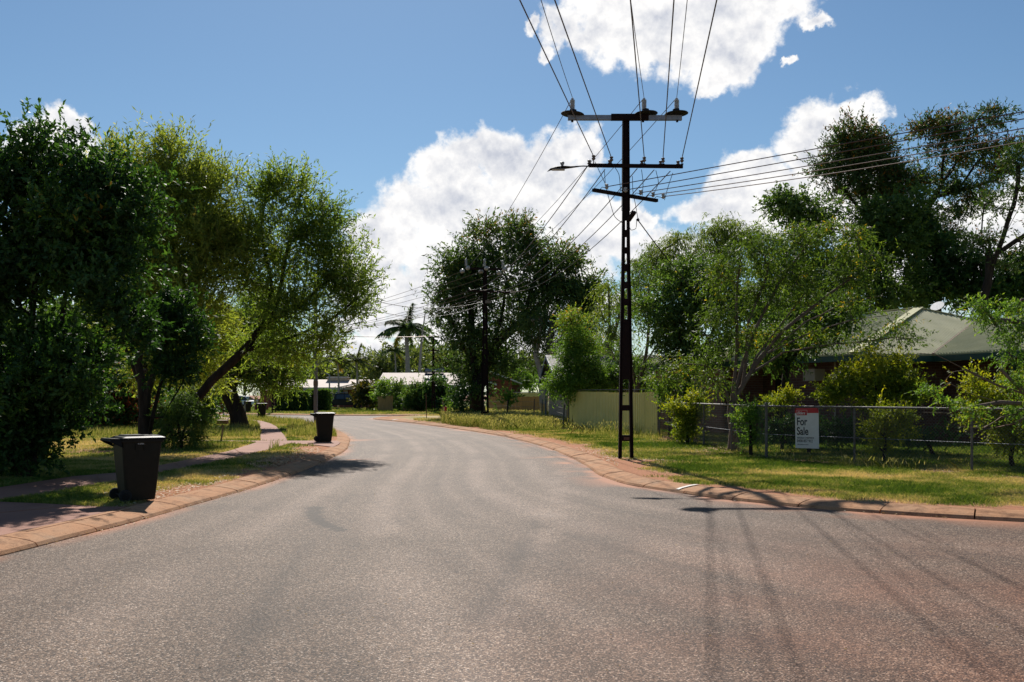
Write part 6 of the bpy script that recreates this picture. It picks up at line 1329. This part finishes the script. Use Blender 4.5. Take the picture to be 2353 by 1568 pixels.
def mesh_panel(a, b, name, pitch=.075, r=.0026):
    dv = (b-a); Lp = dv.length; dv.normalize(); vs = []; fs = []; h = HF-.04; nrm = Vector((-dv.y, dv.x, 0))
    def strand(x0, z0, x1, z1):
        p = a+dv*x0+Vector((0, 0, z0)); q = a+dv*x1+Vector((0, 0, z1)); t_ = (q-p).normalized(); s1 = nrm*r*1.1; s2 = t_.cross(nrm)*r
        k = len(vs)
        for c in (p, q): vs.extend([c+s1, c-s1*.5+s2, c-s1*.5-s2])
        fs.extend([[k, k+1, k+4, k+3], [k+1, k+2, k+5, k+4], [k+2, k, k+3, k+5]])
    n = int((Lp+h)/pitch)
    for i in range(n):
        x = i*pitch
        for (xa, za, xb, zb) in ((x-h, .03, x, .03+h), (x, .03, x-h, .03+h)):
            # clip in x
            t0_, t1_ = 0, 1
            for lim in (0, Lp):
                if (xa-lim)*(xb-lim) < 0:
                    tc = (lim-xa)/(xb-xa)
                    if (xa < lim) == (lim == 0): t0_ = max(t0_, tc) 
                    else: t1_ = min(t1_, tc)
            if max(xa, xb) <= 0 or min(xa, xb) >= Lp: continue
            f = lambda t_: (xa+(xb-xa)*t_, za+(zb-za)*t_)
            lo, hi = t0_, t1_
            if hi > lo:
                A0 = f(lo); A1 = f(hi)
                if -.01 <= min(A0[0], A1[0]) and max(A0[0], A1[0]) <= Lp+.01: strand(A0[0], A0[1], A1[0], A1[1])
    npmesh(name, [tuple(v) for v in vs], fs, M['galvdark'], cf)
    MB().tube([a+Vector((0, 0, .62)), (a+b)/2+Vector((0, 0, .605)), b+Vector((0, 0, .62))], .005, 4).build('tension_wire', M['galv'], cf)
mesh_panel(c0, c1, 'wire_mesh', r=.0017); mesh_panel(c1, c3, 'wire_mesh')
# sale sign on the fence
ndir = Vector((dd.y, -dd.x, 0)); ndir = ndir if ndir.y < 0 else -ndir
def fence_at(u):   # point on the front fence seen at picture column u
    k = (u-CU)/F; t_ = (k*c1.y-c1.x)/(dd.x-k*dd.y); return c1+dd*t_
s0, s1 = fence_at(1830.5), fence_at(1884.5); wS = (s1-s0).length; zt = P(0, 938.5, (s0.y+s1.y)/2).z; zb = P(0, 1031, (s0.y+s1.y)/2).z; hS = zt-zb
sg = empty('sale_sign', (s0.x, s0.y, .1), 'white and red real estate sign reading For Sale wired to the chain link fence', 'sign')
fr = Matrix(((dd.x, 0, -ndir.x*-1, 0), (dd.y, 0, ndir.y, 0), (0, 1, 0, 0), (0, 0, 0, 1))); fr = Matrix((( dd.x, 0, ndir.x, s0.x), (dd.y, 0, ndir.y, s0.y), (0, 1, 0, zb), (0, 0, 0, 1)))
tiltM = Matrix.Translation((0, 0, .038)) @ Matrix.Rotation(R(1.0), 4, 'Z')
FM = fr @ tiltM
def sbox(x0, x1, y0, y1, z0, z1, name, m, bv=0):
    mb = MB(); vs = [FM@Vector((x, y, z)) for x in (x0, x1) for y in (y0, y1) for z in (z0, z1)]
    mb.add(vs, [[0, 1, 3, 2], [4, 6, 7, 5], [0, 4, 5, 1], [2, 3, 7, 6], [0, 2, 6, 4], [1, 5, 7, 3]]); return mb.build(name, m, sg)
sbox(0, wS, 0, hS, 0, .006, 'board', M['signwhite']); sbox(0, wS, hS*.875, hS*.999, .0065, .009, 'red_band', M['signred'])
lx0, lx1, ly0, ly1 = wS*.075, wS*.52, hS*.82, hS*.945
sbox(lx0-.006, lx1+.006, ly0-.004, ly1+.006, .0095, .0105, 'logo_border', M['signwhite']); sbox(lx0, lx1, ly0, ly1, .011, .0125, 'logo_panel', M['signred'])
TM = lambda x, y, z=.0125: FM @ Matrix.Translation((x, y, z))
text('lettering', 'Elders', .098, M['signwhite'], sg, TM(lx0+.012, ly0+.022, .0135), shear=.35, bold=.0022, sx=.92)
text('lettering', 'For', .262, M['signink'], sg, TM(wS*.065, hS*.575, .008), bold=.0055, sx=.80)
text('lettering', 'Sale', .262, M['signink'], sg, TM(wS*.065, hS*.335, .008), bold=.0055, sx=.80)
text('lettering', 'ASHLEIGH CHADWICK', .066, M['signink'], sg, TM(wS*.075, hS*.235, .008), bold=.0003, sx=.70)
text('lettering', '0438 857 912', .092, M['signink'], sg, TM(wS*.075, hS*.150, .008), bold=.0016, sx=.86)
text('lettering', 'elderskatherine.com.au', .042, M['signink'], sg, TM(wS*.08, hS*.083, .008), sx=.80)
MB().box(FM@Vector((.02, hS-.02, .012)), (.015, .015, .03)).box(FM@Vector((wS-.02, hS-.02, .012)), (.015, .015, .03)).build('wire_tie', M['dark'], sg)

# treated pine fence behind the weeds
def paling(label, u0, u1, Y0, Y1, v0, v1, n, m='timber', grp=None):
    r = empty('timber_fence', tuple(GY((u0+u1)/2, (Y0+Y1)/2)), label, 'fence', grp); a, b = GY(u0, Y0, 0), GY(u1, Y1, 0); za, zb_ = P(0, v0, Y0).z, P(0, v1, Y1).z
    d = (b-a)/n; ang = math.atan2(d.y, d.x); w_ = d.length
    for i in range(n):
        c = a+d*(i+.5); z = za+(zb_-za)*(i+.5)/n+random.uniform(-.03, .03); gap = random.choice((.985, .98, .9, .97, .80))
        MB().box((c.x, c.y+random.uniform(-.01, .01), z/2), (w_*gap, .03, z), ang).build('paling', M[m], r)
    for zz in (.4, 1.2):
        MB().beam(a+Vector((0, .05, zz)), b+Vector((0, .05, zz)), .05, .09).build('rail', M[m], r)
paling('treated pine paling fence behind the tall weeds', 1121, 1244, 84, 80, 911, 911.5, 34)
paling('short timber paling gate half covered by the yellow green shrub', 868, 903, 100, 99, 911, 910, 8)
paling('timber paling fence glimpsed through the shrubs by the third power pole', 925, 975, 98.5, 98, 911, 912, 14)
lf_ = empty('sheet_metal_fence', tuple(GY(1225, 92)), 'low grey green metal fence beyond the pine fence', 'fence')
MB().slab([GY(1172,93,0), GY(1246,91,0), GY(1246,91,1.9), GY(1172,93,1.9)], (0, .05, 0)).build('sheet', M['greensheet'], lf_); MB().beam(GY(1172,93,1.95), GY(1246,91,1.95), .1, .06).build('top_rail', M['galv'], lf_)
# wire fence with separate posts
wf = empty('wire_fence', tuple(GY(1100, 66)), 'sagging wire fence with thin steel posts in the tall weeds', 'fence')
fp = [(1017,955,914.6),(1042,956,915.7),(1102,953,917),(1166,957,915),(1227,960,917),(1245.5,962,918),(1293.8,981.6,930)]
pp = []
for u, vb_, vt_ in fp:
    b_ = G(u, max(vb_, 955)+2); t_ = P(u+(1 if u < 1290 else 3), vt_, b_.y); MB().cyl(b_, t_, .05 if u < 1200 else .04, n=7).build('post', M['timberold'] if u in (1227, 1017) else M['galvdark'], wf); pp.append((b_, t_))
for f_ in (.35, .6, .85):
    for (a, b), (c, e) in zip(pp[:-1], pp[1:]): MB().tube([a.lerp(b, f_), (a.lerp(b, f_)+c.lerp(e, f_))/2-Vector((0, 0, .03)), c.lerp(e, f_)], .008, 4).build('strand', M['galvdark'], wf)
for u, v, h_, lab, nm in ((980, 961, 1.35, 'thin bare wooden stake standing alone left of the wire fence', 'garden_stake'), (1303, 981, 1.15, 'slanting steel star post leaning against the end of the olive sheet fence', 'fence_post')):
    b_ = G(u, v); r = empty(nm, tuple(b_), lab, 'post'); MB().beam(b_, b_+Vector((-.03 if u < 1000 else .28, 0, h_ if u > 1000 else h_*1.25)), .07, .05).build('shaft', M['stake'], r)
hy = empty('hydrant', tuple(GY(1024, 72)), 'small rusty red hydrant by the first wire fence posts', 'hydrant'); MB().lathe(GY(1024,72), [(.12, 0), (.12, .3), (.09, .34), (.09, .62), (.12, .64), (.10, .72), (.03, .78)], n=12).build('barrel', M['signred'], hy); MB().cyl(GY(1024,72,.55)+Vector((-.17, 0, 0)), GY(1024,72,.55)+Vector((.17, 0, 0)), .05).build('outlet', M['stake'], hy)

# ---------------------------------------------------------------- sky, sun, camera
EL, AZ = 40.4, -7.1
sun = bpy.data.lights.new('sun', 'SUN'); sun.energy = 4.8; sun.angle = R(.55); sun.color = (1, .945, .86)
so = bpy.data.objects.new('sun', sun); COL.objects.link(so)
dv = Vector((math.sin(R(AZ))*math.cos(R(EL)), math.cos(R(AZ))*math.cos(R(EL)), math.sin(R(EL)))); so.rotation_euler = dv.to_track_quat('Z', 'Y').to_euler(); so.location = dv*60
w = bpy.data.worlds.new('World'); scene.world = w; w.use_nodes = True; nt = w.node_tree; nt.nodes.clear()
out = nt.nodes.new('ShaderNodeOutputWorld'); bg = nt.nodes.new('ShaderNodeBackground'); nt.links.new(bg.outputs[0], out.inputs[0])
sky = nt.nodes.new('ShaderNodeTexSky'); sky.sky_type = 'NISHITA'; sky.sun_disc = False; sky.sun_elevation = R(EL); sky.sun_rotation = R(AZ); sky.altitude = 50; sky.air_density = 1.0; sky.dust_density = .2; sky.ozone_density = 1.5
SKY = 0.058
tc = nt.nodes.new('ShaderNodeTexCoord')
def math_(op, a, b=None, c=None, clamp=False):
    n = nt.nodes.new('ShaderNodeMath'); n.operation = op; n.use_clamp = clamp
    for i, x in enumerate((a, b, c)):
        if x is None: continue
        if isinstance(x, (int, float)): n.inputs[i].default_value = x
        else: nt.links.new(x, n.inputs[i])
    return n.outputs[0]
sep = nt.nodes.new('ShaderNodeSeparateXYZ'); nt.links.new(tc.outputs['Generated'], sep.inputs[0])
az = math_('ARCTAN2', sep.outputs[0], sep.outputs[1]); el = math_('ARCSINE', sep.outputs[2])
def noise(scale, detail, rough, off=(0, 0, 0), sz=1.0):
    mp = nt.nodes.new('ShaderNodeMapping'); mp.inputs['Location'].default_value = off; mp.inputs['Scale'].default_value = (1, 1, sz); nt.links.new(tc.outputs['Generated'], mp.inputs[0])
    n = nt.nodes.new('ShaderNodeTexNoise'); n.inputs['Scale'].default_value = scale; n.inputs['Detail'].default_value = detail; n.inputs['Roughness'].default_value = rough
    nt.links.new(mp.outputs[0], n.inputs['Vector']); return n
nW = noise(9, 5, .6); nW2 = noise(38, 7, .62, (3, 1, 2))
vec = nt.nodes.new('ShaderNodeCombineXYZ'); nt.links.new(az, vec.inputs[0]); nt.links.new(el, vec.inputs[1])
def vmath(op, a, b):
    n = nt.nodes.new('ShaderNodeVectorMath'); n.operation = op
    for i, x in enumerate((a, b)):
        if x is None: continue
        if isinstance(x, tuple): n.inputs[i].default_value = x
        else: nt.links.new(x, n.inputs[i])
    return n
w1 = vmath('SUBTRACT', nW.outputs['Color'], (.5, .5, .5)); w1 = vmath('MULTIPLY', w1.outputs[0], (.055, .045, 0))
w2 = vmath('SUBTRACT', nW2.outputs['Color'], (.5, .5, .5)); w2 = vmath('MULTIPLY', w2.outputs[0], (.035, .035, 0))
vv = vmath('ADD', vec.outputs[0], w1.outputs[0]); vv = vmath('ADD', vv.outputs[0], w2.outputs[0])
def azel(u, v):
    x = (u-CU)/F; z = (HV_-v)/F; return math.atan2(x, 1), math.atan2(z, math.hypot(x, 1))
CL = [# top cloud
 (1400,10,110,60),(1520,40,130,80),(1660,30,130,95),(1780,-5,85,50),(1480,100,110,55),(1590,110,70,60),(1680,130,55,60),(1640,180,45,28),(1730,70,60,50),(1380,80,60,30),(1290,60,40,40),(1225,70,20,14),(1262,110,22,18),(1865,42,32,16),(1900,-90,120,50),(1350,-80,200,60),
 # centre cumulus
 (1130,360,60,50),(1060,370,55,50),(1010,400,55,45),(1180,400,80,70),(1330,320,50,40),(1280,345,60,50),(1370,355,30,35),(1250,410,110,70),(960,470,75,60),(1060,470,110,90),(1180,490,130,90),(1330,500,80,70),(1400,490,80,40),(900,560,80,75),(1010,580,130,100),(1150,600,130,80),(860,640,80,70),(1420,560,110,40),(960,690,150,80),(1330,600,80,60),(1480,560,110,40),(1560,585,100,30),(1490,495,36,16),
 # low band by the horizon
 (880,740,130,26),(1020,760,160,30),(830,800,120,34),(1250,800,160,40),(1380,700,90,30),(1180,690,120,50),
 # right cumulus
 (2000,255,38,38),(1955,265,38,36),(1900,290,55,50),(1870,350,70,60),(1950,340,70,60),(1740,390,60,40),(1690,420,60,45),(1780,430,90,60),(1630,480,70,36),(1720,490,120,50),(1850,460,120,80),(1960,450,100,100),(1800,145,16,10),
 # behind the right trees
 (2200,540,160,70),(2320,480,90,60),(2280,620,120,60),(2080,600,140,70),
 # left cloud
 (120,280,42,30),(85,310,40,25),(165,300,45,34),(150,350,70,50),(40,330,30,16)]
acc = None
for (u, v, ru, rv) in CL:
    a0_, e0_ = azel(u, v); n1 = vmath('SUBTRACT', vv.outputs[0], (a0_, e0_, 0)); n2 = vmath('MULTIPLY', n1.outputs[0], (F/ru*.80, F/rv*.80, 1)); n3 = vmath('LENGTH', n2.outputs[0], None)
    d = math_('SUBTRACT', 1.0, n3.outputs['Value'])
    acc = d if acc is None else math_('SMOOTH_MAX', acc, d, .22)
nf = noise(52, 6, .58, (5, 2, 7)); nb = noise(14, 5, .55, (1, 7, 3), 1.5)
fz = math_('SUBTRACT', nf.outputs['Fac'], .5); acc2 = math_('ADD', acc, math_('MULTIPLY', fz, 1.15))
mask = nt.nodes.new('ShaderNodeMapRange'); mask.interpolation_type = 'SMOOTHSTEP'; nt.links.new(acc2, mask.inputs[0]); mask.inputs[1].default_value = -.05; mask.inputs[2].default_value = .42
# lower thin haze streaks near the horizon
ns = noise(7, 6, .6, (2, 9, 4), 6.0); st = nt.nodes.new('ShaderNodeMapRange'); nt.links.new(ns.outputs['Fac'], st.inputs[0]); st.inputs[1].default_value = .46; st.inputs[2].default_value = .66
lowm = nt.nodes.new('ShaderNodeMapRange'); nt.links.new(el, lowm.inputs[0]); lowm.inputs[1].default_value = .17; lowm.inputs[2].default_value = .04; 
stm = math_('MULTIPLY', math_('MULTIPLY', st.outputs[0], lowm.outputs[0]), .75, clamp=True)
mfin = math_('MAXIMUM', mask.outputs[0], stm)
# thickness shading: thick middles turn grey
shd = nt.nodes.new('ShaderNodeMapRange'); nt.links.new(math_('ADD', acc, math_('MULTIPLY', math_('SUBTRACT', nb.outputs['Fac'], .5), 2.2)), shd.inputs[0]); shd.inputs[1].default_value = .2; shd.inputs[2].default_value = 1.3
def emboss(scale, det, dz, off):
    a = noise(scale, det, .6, off); b = noise(scale, det, .6, (off[0]+.0, off[1], off[2]+dz)); return math_('SUBTRACT', a.outputs['Fac'], b.outputs['Fac'])
em = math_('ADD', math_('MULTIPLY', emboss(13, 6, .022, (4, 4, 1)), 2.6), math_('MULTIPLY', emboss(42, 5, .007, (2, 6, 3)), 1.5))
shd2 = math_('ADD', math_('MULTIPLY', shd.outputs[0], .75), em, clamp=True)
cr = nt.nodes.new('ShaderNodeValToRGB'); e = cr.color_ramp.elements; e[0].position = 0; e[0].color = (1.0, .985, .97, 1); e[1].position = 1; e[1].color = (.56, .59, .67, 1); nt.links.new(shd2, cr.inputs[0])
CLOUD = .82
cm = vmath('SCALE', cr.outputs[0], None); cm.inputs['Scale'].default_value = CLOUD
skt = vmath('MULTIPLY', sky.outputs[0], (.79, .98, 1.09)); sm2 = vmath('SCALE', skt.outputs[0], None); sm2.inputs['Scale'].default_value = SKY
mix = nt.nodes.new('ShaderNodeMix'); mix.data_type = 'RGBA'; nt.links.new(mfin, mix.inputs[0]); nt.links.new(sm2.outputs[0], mix.inputs[6]); nt.links.new(cm.outputs[0], mix.inputs[7])
nt.links.new(mix.outputs[2], bg.inputs[0]); bg.inputs[1].default_value = 1.0
w.cycles.sampling_method = 'MANUAL'; w.cycles.sample_map_resolution = 512

cam_d = bpy.data.cameras.new('camera'); cam_d.lens = 36*F/2353; cam_d.sensor_width = 36; cam_d.shift_y = (HV_-784)/2353; cam_d.clip_end = 6000; cam_d.clip_start = .05
co = bpy.data.objects.new('camera', cam_d); COL.objects.link(co); co.location = (0, 0, H); co.rotation_euler = (R(90), 0, 0); scene.camera = co
scene.view_settings.view_transform = 'Standard'; scene.view_settings.look = 'None'; scene.view_settings.exposure = 0.36; scene.view_settings.gamma = 1
scene.cycles.max_bounces = 6; scene.cycles.diffuse_bounces = 3; scene.cycles.transmission_bounces = 4; scene.cycles.transparent_max_bounces = 4
scene.render.resolution_x = 1024; scene.render.resolution_y = 682
